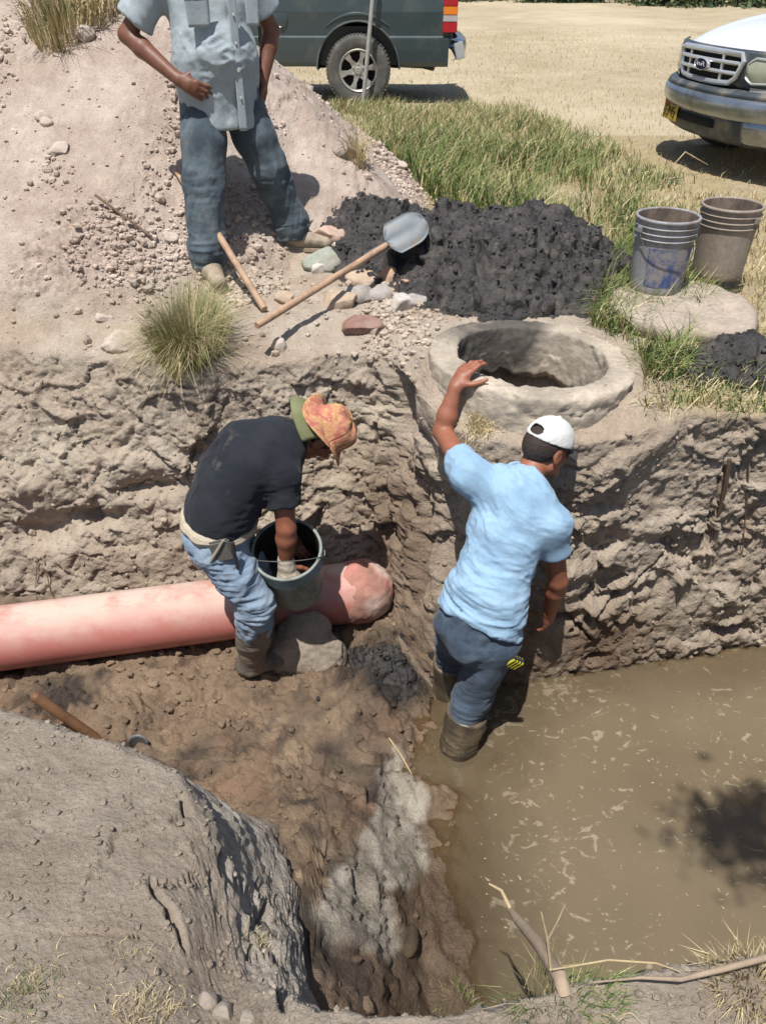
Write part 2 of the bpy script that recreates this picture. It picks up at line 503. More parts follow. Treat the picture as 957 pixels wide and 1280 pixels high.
    edge_fade = np.minimum(sstep(-5, -4.3, x)*sstep(5, 4.3, x), sstep(9, 8.2, y)*sstep(-4, -3, y))
    disp = disp*edge_fade
    V2 = V + (N.reshape(-1, 3)*disp[:, None]).reshape(V.shape)
    # undercut feel: wall also pushed a little sideways
    # ---- shaft under the concrete ring
    rr = np.hypot(V2[..., 0]-RING_C[0], V2[..., 1]-RING_C[1])
    inside = (S >= 6.7)[:, None] & (rr < .43)
    V2[..., 2] = np.where(inside & (rr < .355), -1.1, np.where(inside, np.minimum(V2[..., 2], -.12), V2[..., 2]))
    # ---- soil colours (kind of soil and how wet it is)
    dry = np.array(srgb(206, 192, 177)); tan = np.array(srgb(193, 175, 156)); grey = np.array(srgb(168, 153, 138)); pale = np.array(srgb(212, 203, 190))
    brown = np.array(srgb(136, 115, 95)); dark = np.array(srgb(92, 76, 62)); black = np.array(srgb(50, 47, 46)); red = np.array(srgb(150, 108, 82)); wet = np.array(srgb(112, 94, 72)); dkbrown = np.array(srgb(108, 84, 66))
    mixc = lambda a, b, k: a*(1-k[:, None])+b*k[:, None]
    n1 = np.clip(fbm(p*1.6, 4, 301)*1.3+.5, 0, 1); n2 = np.clip(fbm(p*4.5, 4, 311)*1.6+.5, 0, 1); n3 = np.clip(fbm(p*3.2+warp*6, 4, 331)*2.4-.25, 0, 1)
    n4 = np.clip(fbm(p*3.6+9+warp*6, 4, 341)*2.6-.12, 0, 1)
    C = np.repeat(grey[None], len(p), 0)
    C = mixc(C, pale*.92, .25*n2)
    cw = mixc(np.repeat(tan[None], len(p), 0), dry, n1*.8)
    moist = np.clip(sstep(-.9, -1.35, z+.18*fbm(p*2.5, 3, 321)), 0, 1)*np.interp(x, [-.6, -.1, .1, 1.1, 1.5], [.15, .8, 1, .8, .35])
    moist = np.maximum(moist, .8*np.exp(-((x-.05)/.22)**2)*sstep(-.35, -.8, z))
    cw = mixc(cw, brown, np.clip(moist*.9, 0, 1)); cw = mixc(cw, dkbrown, np.clip(moist*n2*.9-.1, 0, 1))
    cw = mixc(cw, np.array(srgb(216, 205, 186)), .5*n4*(1-moist*.6))
    cf = mixc(np.repeat(np.array(srgb(154, 132, 111))[None], len(p), 0), np.array(srgb(122, 103, 86)), n2*.9)
    cf = mixc(cf, red, n3*.26*sstep(2.75, 2.4, y)); cf = mixc(cf, np.array(srgb(176, 154, 130)), np.clip(fbm(p*5+20, 3, 351)*2.2-.3, 0, 1)*.6); cf = mixc(cf, black*1.25, n4*.85*sstep(.25, .0, x))
    blk = np.exp(-(((x-.08)/.16)**2+((y-2.72)/.13)**2)); cf = mixc(cf, black, np.clip(blk*1.5*(.5+n2), 0, 1))
    cf = mixc(cf, np.array(srgb(150, 126, 100)), sstep(.12, .35, x)*.7)
    wetshore = sstep(-.1, .1, x)*sstep(1.9, 1.6, y); cf = mixc(cf, dark, np.clip(wetshore, 0, 1)*.6)
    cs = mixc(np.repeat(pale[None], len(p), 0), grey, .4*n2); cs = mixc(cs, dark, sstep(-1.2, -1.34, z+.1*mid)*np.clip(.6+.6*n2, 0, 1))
    ct = mixc(np.repeat(np.array(srgb(196, 178, 160))[None], len(p), 0), dry, n2)
    chl = mixc(np.repeat(np.array(srgb(202, 183, 170))[None], len(p), 0), np.array(srgb(218, 202, 190)), n2*(1-gravel*.6))
    ct = mixc(ct, chl, hl)
    straw = np.array(srgb(190, 173, 136)); gr = np.array(srgb(122, 118, 70))
    gmask = top*(1-sstep(0, .05, hill(x, y)))*np.maximum(sstep(1.0, 1.5, x), sstep(4.7, 5.4, y))
    ct = mixc(ct, straw, np.clip(gmask*(.6+.5*n2), 0, 1)); 
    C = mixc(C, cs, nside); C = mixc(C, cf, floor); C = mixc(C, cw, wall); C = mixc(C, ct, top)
    # dark run-off under the heap edge
    ny, nxx = V2.shape[:2]
    idx = np.arange(ny*nxx).reshape(ny, nxx)
    F = np.stack([idx[:-1, :-1], idx[:-1, 1:], idx[1:, 1:], idx[1:, :-1]], -1).reshape(-1, 4)
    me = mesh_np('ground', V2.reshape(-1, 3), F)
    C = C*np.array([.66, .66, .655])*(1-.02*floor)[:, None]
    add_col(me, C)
    wetv = np.clip(floor*sstep(-.3, .2, x)*.9 + floor*.35*n2 + wall*moist*.35, 0, 1)
    add_val(me, wetv, 'wet')
    return me, V2, S, dict(near=near, floor=floor, wall=wall, top=top, hl=hl, gravel=gravel)

def soil_material():
    m = Mat('soil')
    a = m.n('ShaderNodeAttribute', attribute_name='tint')
    w = m.n('ShaderNodeAttribute', attribute_name='wet')
    f1 = m.noise(9, 8, 0.7); f2 = m.noise(70, 5, 0.7); f3 = m.noise(260, 3, 0.6)
    k = m.ramp(f1, [(.28, (.80, .78, .76)), (.72, (1.16, 1.15, 1.13))])
    c = m.mix(1.0, a.outputs['Color'], k, 'MULTIPLY')
    k2 = m.ramp(f2, [(.3, (.84, .83, .81)), (.7, (1.13, 1.13, 1.13))])
    c = m.mix(1.0, c, k2, 'MULTIPLY')
    m.color(c)
    r = m.math('SUBTRACT', .96, m.math('MULTIPLY', w.outputs['Fac'], .50))
    m.set(Roughness=r)
    m.b.inputs['Specular IOR Level'].default_value = 0.3
    vo = m.n('ShaderNodeTexVoronoi', i_Scale=75.0); m.l(m.pos(), vo.inputs['Vector'])
    b = m.bump(f1, .35, .02)
    b = m.bump(vo.outputs['Distance'], .35, .008, b)
    b = m.bump(f2, .8, .010, b)
    m.bump(f3, .7, .004, b)
    return m.m

g_me, G_V, G_S, G_Z = terrain()
M_SOIL = soil_material()
ground = link('ground', g_me, mat=M_SOIL); tag(ground, kind='structure')
G_P = G_V.reshape(-1, 3)
ground_bvh = BVHTree.FromPolygons([tuple(v) for v in G_V[::2, ::2].reshape(-1, 3)],
    [(i*n2+j, i*n2+j+1, (i+1)*n2+j+1, (i+1)*n2+j) for n1, n2 in [G_V[::2, ::2].shape[:2]] for i in range(n1-1) for j in range(n2-1)])
def gz(x, y, start=5.0):
    h = ground_bvh.ray_cast(Vector((x, y, start)), Vector((0, 0, -1)))
    return h[0].z if h[0] is not None else 0.0
def onto(px, py, lift=0.0):
    """point of the built ground along a sight line"""
    o = Vector((0, 0, CAM_H)); d = (P(px, py, D=1.0)-o).normalized()
    h = ground_bvh.ray_cast(o, d)
    return (h[0] + Vector((0, 0, lift))) if h[0] is not None else P(px, py, z=0)

# ------------------------------------------------------------------ the field round the dig
def field():
    def line(a, b, n, pw): t = np.linspace(0, 1, n)**pw; return a+(b-a)*t
    xs = np.concatenate([line(-5, -260, 26, 2.2)[::-1], np.linspace(-5, 5, 21)[1:-1], line(5, 260, 26, 2.2)])
    ys = np.concatenate([line(-4, -120, 14, 2)[::-1], np.linspace(-4, 9, 20)[1:-1], line(9, 420, 60, 2.2)])
    X, Y = np.meshgrid(xs, ys); p = np.stack([X.ravel(), Y.ravel(), 0*X.ravel()], -1).astype(np.float32)
    r = np.maximum(np.maximum(np.abs(p[:, 0])-5, np.maximum(p[:, 1]-9, -4-p[:, 1])), 0)
    p[:, 2] = .06*fbm(p*.3, 3, 5)*sstep(0, 3, r)
    idx = np.arange(len(p)).reshape(X.shape)
    F = np.stack([idx[:-1, :-1], idx[:-1, 1:], idx[1:, 1:], idx[1:, :-1]], -1)
    cx = (X[:-1, :-1]+X[1:, 1:])/2; cy = (Y[:-1, :-1]+Y[1:, 1:])/2
    keep = ~((np.abs(cx) < 5) & (cy > -4) & (cy < 9))
    return mesh_np('field', p, F[keep])
mf_ = Mat('straw_field')
n_ = mf_.noise(.9, 8, .7); n2_ = mf_.noise(28, 6, .75, stretch=(.6, 1.3, 1)); n3_ = mf_.noise(130, 3, .7)
c_ = mf_.ramp(n2_, [(.28, srgb(130, 118, 95)), (.5, srgb(174, 160, 134)), (.75, srgb(198, 186, 160))])
c_ = mf_.mix(mf_.ramp(n_, [(.42, 0.0), (.72, .7)]), c_, srgb(146, 128, 98))
c_ = mf_.mix(mf_.ramp(mf_.noise(.22, 5, .6, stretch=(1, .5, 1)), [(.45, 0.0), (.65, .45)]), c_, srgb(206, 194, 166))
mf_.color(c_); mf_.set(Roughness=.95); mf_.b.inputs['Specular IOR Level'].default_value = .2
mf_.bump(n2_, .6, .03, mf_.bump(n3_, .5, .01))
M_FIELD = mf_.m
fld = link('field', field(), mat=M_FIELD); tag(fld, kind='structure')

# ------------------------------------------------------------------ muddy water
WATER_Z = -1.5
def water():
    xs = np.linspace(-.25, 4.3, 230); ys = np.linspace(.85, 3.35, 130)
    X, Y = np.meshgrid(xs, ys)
    p = np.stack([X.ravel(), Y.ravel(), np.full(X.size, WATER_Z)], -1).astype(np.float32)
    bed = np.array([gz(float(a), float(b), -0.9) for a, b in zip(p[:, 0], p[:, 1])])
    dep = np.clip(WATER_Z-bed, 0, 1)
    p[:, 2] += .0022*fbm(p*7, 3, 4)
    idx = np.arange(len(p)).reshape(X.shape)
    F = np.stack([idx[:-1, :-1], idx[:-1, 1:], idx[1:, 1:], idx[1:, :-1]], -1).reshape(-1, 4)
    me = mesh_np('water', p, F); add_val(me, dep, 'depth')
    return me
mw = Mat('muddy_water')
dn = mw.n('ShaderNodeAttribute', attribute_name='depth')
wc = mw.ramp(mw.noise(1.3, 4), [(.3, srgb(103, 91, 72)), (.7, srgb(115, 102, 82))])
sc1 = mw.noise(13, 5, .62, dist=1.1, stretch=(1, 1.25, 1)); sc2 = mw.noise(2.1, 3, .5); sc3 = mw.noise(55, 3, .6)
film = mw.math('MULTIPLY', mw.ramp(mw.math('ADD', mw.math('ADD', sc1, mw.math('MULTIPLY', sc3, .10)), mw.math('MULTIPLY', sc2, .34)), [(.82, 0.0), (.868, 1.0)]), .50)
wc = mw.mix(film, wc, srgb(168, 154, 130))
mw.color(wc); mw.set(Roughness=mw.math('ADD', .06, mw.math('MULTIPLY', film, .5)), IOR=1.33); mw.bump(mw.noise(9, 4), .10, .01)
tr = mw.n('ShaderNodeBsdfTransparent'); ms = mw.n('ShaderNodeMixShader')
tr.inputs[0].default_value = (.72, .64, .50, 1)
k_ = mw.ramp(mw.math('MULTIPLY', dn.outputs['Fac'], 5.5), [(0.0, .12), (.12, .42), (.9, .985)])
mw.l(k_, ms.inputs[0]); mw.l(tr.outputs[0], ms.inputs[1]); mw.l(mw.b.outputs[0], ms.inputs[2])
mw.l(ms.outputs[0], mw.t.nodes['Material Output'].inputs['Surface'])
wat = link('water', water(), mat=mw.m); tag(wat, kind='structure')
# ================================================================== smooth solids (people, clothing)
class Solid:
    """field on a grid, built from rounded tapered limbs blended together, then meshed"""
    def __init__(s, lo, hi, h):
        s.lo = np.array(lo, float); s.h = h
        s.n = np.ceil((np.array(hi)-s.lo)/h).astype(int)+1
        s.F = np.ones(s.n, np.float32)
    def _box(s, lo, hi):
        a = np.clip(np.floor((np.array(lo)-s.lo)/s.h).astype(int), 0, s.n-1)
        b = np.clip(np.ceil((np.array(hi)-s.lo)/s.h).astype(int)+1, 1, s.n)
        if (b <= a).any(): return None, None
        ax = [s.lo[i]+s.h*np.arange(a[i], b[i], dtype=np.float32) for i in range(3)]
        return (slice(a[0], b[0]), slice(a[1], b[1]), slice(a[2], b[2])), np.meshgrid(*ax, indexing='ij')
    def _put(s, sl, d, k, op):
        f = s.F[sl]
        if op == 'cut':
            h = np.clip(.5-.5*(f+d)/k, 0, 1); s.F[sl] = f*(1-h)-d*h+k*h*(1-h)
        else:
            h = np.clip(.5+.5*(f-d)/k, 0, 1); s.F[sl] = f*(1-h)+d*h-k*h*(1-h)
    def limb(s, A, B, ra, rb, k=.02, side=None, sc=1.0, op='add'):
        """rounded cone A-B; section widened sc times along the direction side"""
        A = np.array(A, float); B = np.array(B, float); m = max(ra, rb)*max(1, sc)+k+3*s.h
        sl, g = s._box(np.minimum(A, B)-m, np.maximum(A, B)+m)
        if sl is None: return
        ab = B-A; L2 = ab@ab+1e-12
        px, py, pz = g[0]-A[0], g[1]-A[1], g[2]-A[2]
        t = np.clip((px*ab[0]+py*ab[1]+pz*ab[2])/L2, 0, 1)
        dx, dy, dz = px-t*ab[0], py-t*ab[1], pz-t*ab[2]
        if side is not None and sc != 1:
            e = np.array(side, float); e = e-ab*(e@ab)/L2; e /= np.linalg.norm(e)
            w = (dx*e[0]+dy*e[1]+dz*e[2])*(1-1/sc)
            dx, dy, dz = dx-w*e[0], dy-w*e[1], dz-w*e[2]
        d = np.sqrt(dx*dx+dy*dy+dz*dz)-(ra+(rb-ra)*t)
        s._put(sl, d.astype(np.float32), k, op)
    def chain(s, pts, rs, k=.02, side=None, sc=1.0):
        scs = sc if isinstance(sc, (list, tuple)) else [sc]*len(pts)
        for i in range(len(pts)-1): s.limb(pts[i], pts[i+1], rs[i], rs[i+1], k, side, (scs[i]+scs[i+1])/2)
    def ball(s, c, r, R=None, k=.02, op='add'):
        """ellipsoid: radii r (3), axes = columns of R"""
        c = np.array(c, float); r = np.array(r, float); m = r.max()+k+3*s.h
        sl, g = s._box(c-m, c+m)
        if sl is None: return
        q = np.stack([g[0]-c[0], g[1]-c[1], g[2]-c[2]], -1)
        if R is not None: q = q @ np.array(R)
        k0 = np.linalg.norm(q/r, axis=-1); k1 = np.linalg.norm(q/(r*r), axis=-1)+1e-9
        s._put(sl, (k0*(k0-1)/k1).astype(np.float32), k, op)
    def cutplane(s, c, n, k=.006, within=None):
        """remove what lies on the side n of the plane (inside a ball 'within' = (centre, radius))"""
        c = np.array(c, float); n = np.array(n, float); n /= np.linalg.norm(n)
        if within is None: lo, hi = s.lo, s.lo+s.h*s.n
        else: lo, hi = np.array(within[0])-within[1], np.array(within[0])+within[1]
        sl, g = s._box(lo, hi)
        if sl is None: return
        d = -((g[0]-c[0])*n[0]+(g[1]-c[1])*n[1]+(g[2]-c[2])*n[2])
        if within is not None:
            e = np.sqrt((g[0]-within[0][0])**2+(g[1]-within[0][1])**2+(g[2]-within[0][2])**2)-within[1]
            d = np.maximum(d, e)
        s._put(sl, d.astype(np.float32), k, 'cut')
    def mesh(s, smooth=2, disp=None, colf=None, name='solid'):
        F = s.F; n = s.n
        I = F < 0
        c = np.zeros(n-1, np.int8)
        for a in (0, 1):
            for b in (0, 1):
                for d in (0, 1):
                    c += I[a:n[0]-1+a, b:n[1]-1+b, d:n[2]-1+d]
        cells = np.argwhere((c > 0) & (c < 8))
        vid = np.full(n-1, -1, np.int32); vid[tuple(cells.T)] = np.arange(len(cells))
        acc = np.zeros((len(cells), 3)); cnt = np.zeros(len(cells))
        corners = [(a, b, d) for a in (0, 1) for b in (0, 1) for d in (0, 1)]
        val = {q: F[cells[:, 0]+q[0], cells[:, 1]+q[1], cells[:, 2]+q[2]] for q in corners}
        for q in corners:
            for ax in range(3):
                if q[ax]: continue
                q2 = list(q); q2[ax] = 1; q2 = tuple(q2)
                f0, f1 = val[q], val[q2]; m = (f0 < 0) != (f1 < 0)
                t = np.where(m, f0/np.where(m, f0-f1, 1), 0)
                pt = np.tile(np.array(q, float), (len(cells), 1)); pt[:, ax] = t
                acc += pt*m[:, None]; cnt += m
        V = s.lo+s.h*(cells+acc/cnt[:, None])
        faces = []
        for ax in range(3):
            o1, o2 = [(1, 2), (2, 0), (0, 1)][ax]
            sl0 = [slice(None)]*3; sl1 = [slice(None)]*3; sl0[ax] = slice(0, -1); sl1[ax] = slice(1, None)
            D = I[tuple(sl0)] != I[tuple(sl1)]
            e = np.argwhere(D)
            e = e[(e[:, o1] > 0) & (e[:, o2] > 0) & (e[:, o1] < n[o1]-1) & (e[:, o2] < n[o2]-1)]
            def at(d1, d2):
                q = e.copy(); q[:, o1] += d1; q[:, o2] += d2
                return vid[tuple(q.T)]
            f = np.stack([at(-1, -1), at(0, -1), at(0, 0), at(-1, 0)], -1)
            flip = ~I[tuple(e.T)]
            f[flip] = f[flip][:, ::-1]
            faces.append(f)
        Fc = np.concatenate(faces); Fc = Fc[(Fc >= 0).all(1)]
        ed = np.concatenate([Fc[:, [0, 1]], Fc[:, [1, 2]], Fc[:, [2, 3]], Fc[:, [3, 0]]])
        def relax(A, it, w=.5):
            for _ in range(it):
                sm = np.zeros_like(A); ct = np.zeros(len(A))
                for k in range(3): sm[:, k] = np.bincount(ed[:, 0], A[ed[:, 1], k], len(A))+np.bincount(ed[:, 1], A[ed[:, 0], k], len(A))
                ct = np.bincount(ed[:, 0], minlength=len(A))+np.bincount(ed[:, 1], minlength=len(A))
                A = A*(1-w)+w*sm/np.maximum(ct, 1)[:, None]
            return A
        V = relax(V, smooth)
        if disp is not None:
            fn = np.cross(V[Fc[:, 2]]-V[Fc[:, 0]], V[Fc[:, 3]]-V[Fc[:, 1]]); N = np.zeros_like(V)
            for k in range(4):
                for j in range(3): N[:, j] += np.bincount(Fc[:, k], fn[:, j], len(V))
            N /= np.linalg.norm(N, axis=1, keepdims=True)+1e-12
            V = V+N*disp(V.astype(np.float32), N)[:, None]
        me = mesh_np(name, V, Fc)
        if colf is not None: add_col(me, colf(V.astype(np.float32)))
        return me

def nrm(v): v = np.array(v, float); return v/np.linalg.norm(v)

def hand(S, w, d, n, t, curl=(.5, .55, .6, .65), spread=.16, th=(.5, .4), size=1.0, k=.006):
    """palm, four jointed fingers and a thumb. w wrist, d finger direction, n back of hand, t thumb side"""
    w = np.array(w, float); d = nrm(d); n = nrm(np.array(n)-d*(np.array(n)@d)); t = nrm(np.array(t)-d*(np.array(t)@d)-n*(np.array(t)@n))
    u = size
    S.limb(w, w+d*.05*u, .024*u, .026*u, .012, t, 1.25)
    S.limb(w+d*.03*u+t*.016*u, w+d*.078*u+t*.024*u, .015*u, .0135*u, .012)
    S.limb(w+d*.03*u-t*.012*u, w+d*.072*u-t*.022*u, .015*u, .013*u, .012)
    S.limb(w+d*.04*u, w+d*.082*u, .016*u, .0135*u, .012, t, 1.6)
    L = [(.042, .026, .020), (.047, .030, .021), (.043, .028, .020), (.033, .021, .018)]
    for i in range(4):
        o = w+d*(.086-.004*abs(i-1)-.003*(i == 3))*u+t*(.029-.0195*i)*u
        a = spread*(1.2-.8*i)*.5
        dd = nrm(d*math.cos(a)+t*math.sin(a)); c = 0
        r = [.0098, .0090, .0082, .0070] if i < 3 else [.0086, .0078, .0072, .0062]
        for j in range(3):
            c += curl[i]*(1.0 if j else .8)
            v = dd*math.cos(c)-n*math.sin(c)
            o2 = o+v*L[i][j]*u
            S.limb(o, o2, r[j]*u, r[j+1]*u, k if j else .008); o = o2
    o = w+d*.022*u+t*.024*u; v = nrm(t*math.cos(th[0])+d*math.sin(th[0])-n*.35)
    o2 = o+v*.040*u; S.limb(o, o2, .0145*u, .0115*u, .012)
    v = nrm(v*math.cos(th[1])+d*math.sin(th[1])); o3 = o2+v*.030*u; S.limb(o2, o3, .0112*u, .010*u, .006)
    v = nrm(v*math.cos(th[1]*.5)+d*math.sin(th[1]*.5)); S.limb(o3, o3+v*.026*u, .010*u, .0078*u, .006)

def head(S, c, up, fwd, size=1.0, beard=False):
    """skull, jaw, nose, brow, eye sockets, lips, ears. c = centre between the ears"""
    up = nrm(up); fwd = nrm(np.array(fwd)-up*(np.array(fwd)@up)); rt = np.cross(fwd, up); c = np.array(c, float); u = size
    R = np.stack([rt, fwd, up], 1)
    q = lambda x, y, z: c+(rt*x+fwd*y+up*z)*u
    S.ball(q(0, -.008, .030), np.array([.077, .096, .088])*u, R, .02)
    S.ball(q(0, .034, -.035), np.array([.060, .058, .075])*u, R, .03)
    S.limb(q(0, .062, -.092), q(0, .058, -.088), .026*u, .026*u, .025)
    for sx in (-1, 1):
        S.limb(q(sx*.052, .004, -.058), q(sx*.022, .066, -.090), .020*u, .019*u, .02)
        S.ball(q(sx*.044, .062, -.018), np.array([.022, .020, .020])*u, R, .02)
        S.ball(q(sx*.031, .098, .012), np.array([.017, .012, .011])*u, R, .008, 'cut')
        S.ball(q(sx*.031, .084, .012), np.array([.0125, .0125, .0125])*u, R, .003)
        S.limb(q(sx*.012, .094, .030), q(sx*.048, .080, .030), .009*u, .007*u, .010)
        S.ball(q(sx*.080, -.004, -.002), np.array([.010, .022, .034])*u, R, .008)
        S.ball(q(sx*.089, .002, .000), np.array([.006, .012, .020])*u, R, .004, 'cut')
        S.limb(q(sx*.079, -.004, -.03), q(sx*.075, .002, -.036), .008*u, .007*u, .006)
        S.ball(q(sx*.012, .104, -.034), np.array([.009, .010, .008])*u, R, .006)
    S.limb(q(0, .092, .020), q(0, .116, -.028), .008*u, .0125*u, .008)
    S.limb(q(-.020, .088, -.060), q(.020, .088, -.060), .0065*u, .0065*u, .006)
    S.limb(q(-.017, .087, -.071), q(.017, .087, -.071), .007*u, .007*u, .006)
    S.limb(q(-.022, .097, -.0655), q(.022, .097, -.0655), .003*u, .003*u, .003, op='cut')
    return q

def folds(amp, sc, seed, axis=None, extra=None):
    """cloth wrinkles: soft ridges running mostly along one direction"""
    def f(p, N):
        q = p
        if axis is not None:
            a = nrm(axis).astype(np.float32); al = p@a
            q = p-np.outer(al, a)*.72
        w = np.stack([fbm(p*3, 2, seed+5), fbm(p*3, 2, seed+6), fbm(p*3, 2, seed+7)], -1)*.05
        r = ridged(((q+w)*sc).astype(np.float32), 2, seed)
        m = np.clip(fbm(p*4, 2, seed+9)*1.5+.55, 0, 1)
        r2 = ridged(((q+w*1.5)*sc*2.7+4).astype(np.float32), 2, seed+19)
        d = amp*(m*(r-.62)*2.2) + amp*.42*m*(r2-.62)*2 + amp*.5*fbm((p*9).astype(np.float32), 2, seed+3)
        return d if extra is None else d+extra(p, N)
    return f
# ================================================================== materials of the things
def concrete(name, base, stain=None, sscale=3.0, rough=.92, fine=.7):
    m = Mat(name)
    f = m.noise(7, 8, .7); f2 = m.noise(45, 6, .7); f3 = m.noise(150, 3, .6)
    lo = tuple(c*.72 for c in base); hi = tuple(min(1, c*1.22) for c in base)
    c = m.ramp(f, [(.3, lo), (.7, hi)])
    c = m.mix(1.0, c, m.ramp(f2, [(.3, .80), (.7, 1.14)]), 'MULTIPLY')
    if stain is not None:
        c = m.mix(m.ramp(m.noise(sscale, 7, .7), [(.5, 0.0), (.62, .8)]), c, stain)
    m.color(c); m.set(Roughness=rough); m.b.inputs['Specular IOR Level'].default_value = .25
    m.bump(f3, .4*fine, .004, m.bump(f2, .6*fine, .01))
    return m
M_CONC = concrete('old_concrete', srgb(160, 148, 132)).m
M_LID = concrete('pale_concrete', srgb(168, 154, 140)).m
M_BLOCK = concrete('earthy_concrete', srgb(146, 134, 120)).m
M_WOOD = plain('worn_wood', srgb(168, 138, 112), .7, .22, 9, bump=.3, bscale=90, dirt=srgb(128, 104, 84), dscale=14)
M_WOODD = plain('dark_wood', srgb(116, 84, 58), .6, .25, 14, bump=.3, bscale=90)
M_STICK = plain('dry_wood', srgb(150, 132, 112), .85, .25, 18, bump=.6, bscale=60)
M_TWIG = plain('dry_twig', srgb(176, 156, 120), .85, .25, 18)
M_ROOT = plain('root', srgb(92, 74, 58), .9, .25, 18, bump=.4)
M_STEEL = plain('worn_steel', srgb(108, 114, 118), .6, .15, 10, metallic=.35, dirt=srgb(112, 106, 98), dscale=9, damt=(.52, .68))
M_WIRE = plain('galvanised_wire', srgb(120, 118, 114), .5, .2, 20, metallic=.6)
M_RUST = plain('rusty_rod', srgb(104, 84, 68), .8, .3, 20)

def sludge_mat():
    m = Mat('black_sludge')
    f = m.noise(8, 8, .7); f2 = m.noise(60, 5, .7)
    c = m.ramp(f, [(.3, srgb(32, 30, 30)), (.52, srgb(56, 52, 50)), (.66, srgb(86, 79, 73)), (.8, srgb(118, 108, 98))])
    m.color(c); m.set(Roughness=m.ramp(f, [(.3, .26), (.7, .7)])); m.bump(f2, .9, .012)
    return m.m
M_SLUDGE = sludge_mat()

def tint_mat(name, rough=.8, var=.2, trans=0.0, bump=.0, spec=.3):
    m = Mat(name); a = m.n('ShaderNodeAttribute', attribute_name='tint')
    c = m.mix(1.0, a.outputs['Color'], m.ramp(m.noise(14, 4), [(.3, 1-var), (.7, 1+var)]), 'MULTIPLY')
    m.color(c); m.set(Roughness=rough); m.b.inputs['Specular IOR Level'].default_value = spec
    if bump: m.bump(m.noise(90, 3), bump, .004)
    if trans: m.b.inputs['Subsurface Weight'].default_value = 0
    return m.m
M_GRASS = tint_mat('grass_blades', .7, .15)
M_ROCK = None

# ------------------------------------------------------------------ stones
def ico(sub):
    bm = bmesh.new(); bmesh.ops.create_icosphere(bm, subdivisions=sub, radius=1)
    v = np.array([q.co[:] for q in bm.verts]); f = np.array([[q.index for q in fa.verts] for fa in bm.faces]); bm.free()
    return v, f
ICO1, ICO2, ICO3 = ico(1), ico(2), ico(4)
def rock_mesh(seed, size, sub=ICO3, rough=.16, cuts=11):
    v, f = sub; v = v.copy(); r = np.random.default_rng(seed)
    for _ in range(cuts):
        n = nrm(r.normal(size=3)); d = r.uniform(.48, .8); k = v@n
        v = v-np.outer(np.maximum(k-d, 0)*.92, n)
    v = v*(1+rough*fbm((v*1.6+seed*3.1).astype(np.float32), 4, seed)[:, None]+.04*fbm((v*7+seed).astype(np.float32), 3, seed+4)[:, None])
    return mesh_np('rock', v*np.array(size), f, smooth=len(f) > 400)
def rock_mat(name, c, dust=srgb(176, 158, 142)):
    m = Mat(name)
    f = m.noise(22, 7, .7); f2 = m.noise(120, 4, .7)
    c = m.ramp(f, [(.3, tuple(q*.62 for q in c)), (.7, tuple(q*.98 for q in c))])
    c = m.mix(m.ramp(m.noise(9, 5), [(.45, 0.0), (.7, .7)]), c, tuple(q*.7 for q in dust))
    m.color(c); m.set(Roughness=.9); m.b.inputs['Specular IOR Level'].default_value = .25
    m.bump(f2, .5, .004, m.bump(f, .4, .01)); return m.m
RM = dict(pink=rock_mat('pinkish_stone', srgb(206, 176, 158)), white=rock_mat('white_stone', srgb(214, 206, 196)), green=rock_mat('greenish_stone', srgb(166, 170, 156)),
          tan=rock_mat('tan_stone', srgb(196, 174, 150)), orange=rock_mat('orange_stone', srgb(208, 166, 134)), red=rock_mat('reddish_stone', srgb(150, 116, 104)),
          grey=rock_mat('grey_stone', srgb(178, 172, 166)), black=rock_mat('wet_black_stone', srgb(72, 60, 48), srgb(92, 76, 60)), clod=rock_mat('pale_clod', srgb(204, 188, 174)), soil2=rock_mat('soil_grey_stone', srgb(164, 152, 140)))
RG = 'stones piled under the shovel'
STONES = [(413, 291, 48, 24, 'pink', 'large pinkish stone beside the toe of the standing man, back of the stone pile'),
          (427, 310, 30, 24, 'white', 'whitish stone just right of the greenish one in the stone pile'),
          (407, 325, 42, 28, 'green', 'greenish grey stone at the left of the pile in front of the boot'),
          (396, 337, 17, 17, 'white', 'small pale cobble touching the near side of the greenish stone'),
          (456, 346, 34, 25, 'tan', 'tan stone lying right below the shovel handle'),
          (485, 345, 27, 27, 'orange', 'tan orange stone standing in the middle of the pile below the shovel neck'),
          (464, 330, 22, 26, 'grey', 'tall grey stone between the shovel handle and the tan stones'),
          (426, 375, 44, 26, 'tan', 'long beige stone at the front left of the stone pile'),
          (450, 366, 32, 26, 'grey', 'flat grey stone leaning on the long beige one'),
          (478, 367, 26, 27, 'grey', 'squarish grey stone in the front row of the pile'),
          (500, 379, 28, 28, 'white', 'whitish angular stone at the front right of the pile'),
          (506, 358, 20, 18, 'orange', 'small orange stone at the edge of the black heap'),
          (521, 375, 22, 14, 'grey', 'thin grey stone half pressed into the black mud'),
          (453, 404, 40, 26, 'red', 'reddish brown stone alone on the bank in front of the pile'),
          (352, 371, 26, 20, 'tan', 'pale stone between the shovel handle and the lying wooden pole')]
for i, (px, py, w, h, kind, lab) in enumerate(STONES):
    c = onto(px, py+h*.25); s = (c-cam.location).length/FPX
    o = link('stone', rock_mesh(100+i, (w*.68*s, w*.58*s, h*.64*s)), mat=RM[kind], loc=c+Vector((0, .01, h*.12*s)), rot=(0, 0, random.uniform(-.4, .4)))
    tag(o, lab, 'stone', RG)
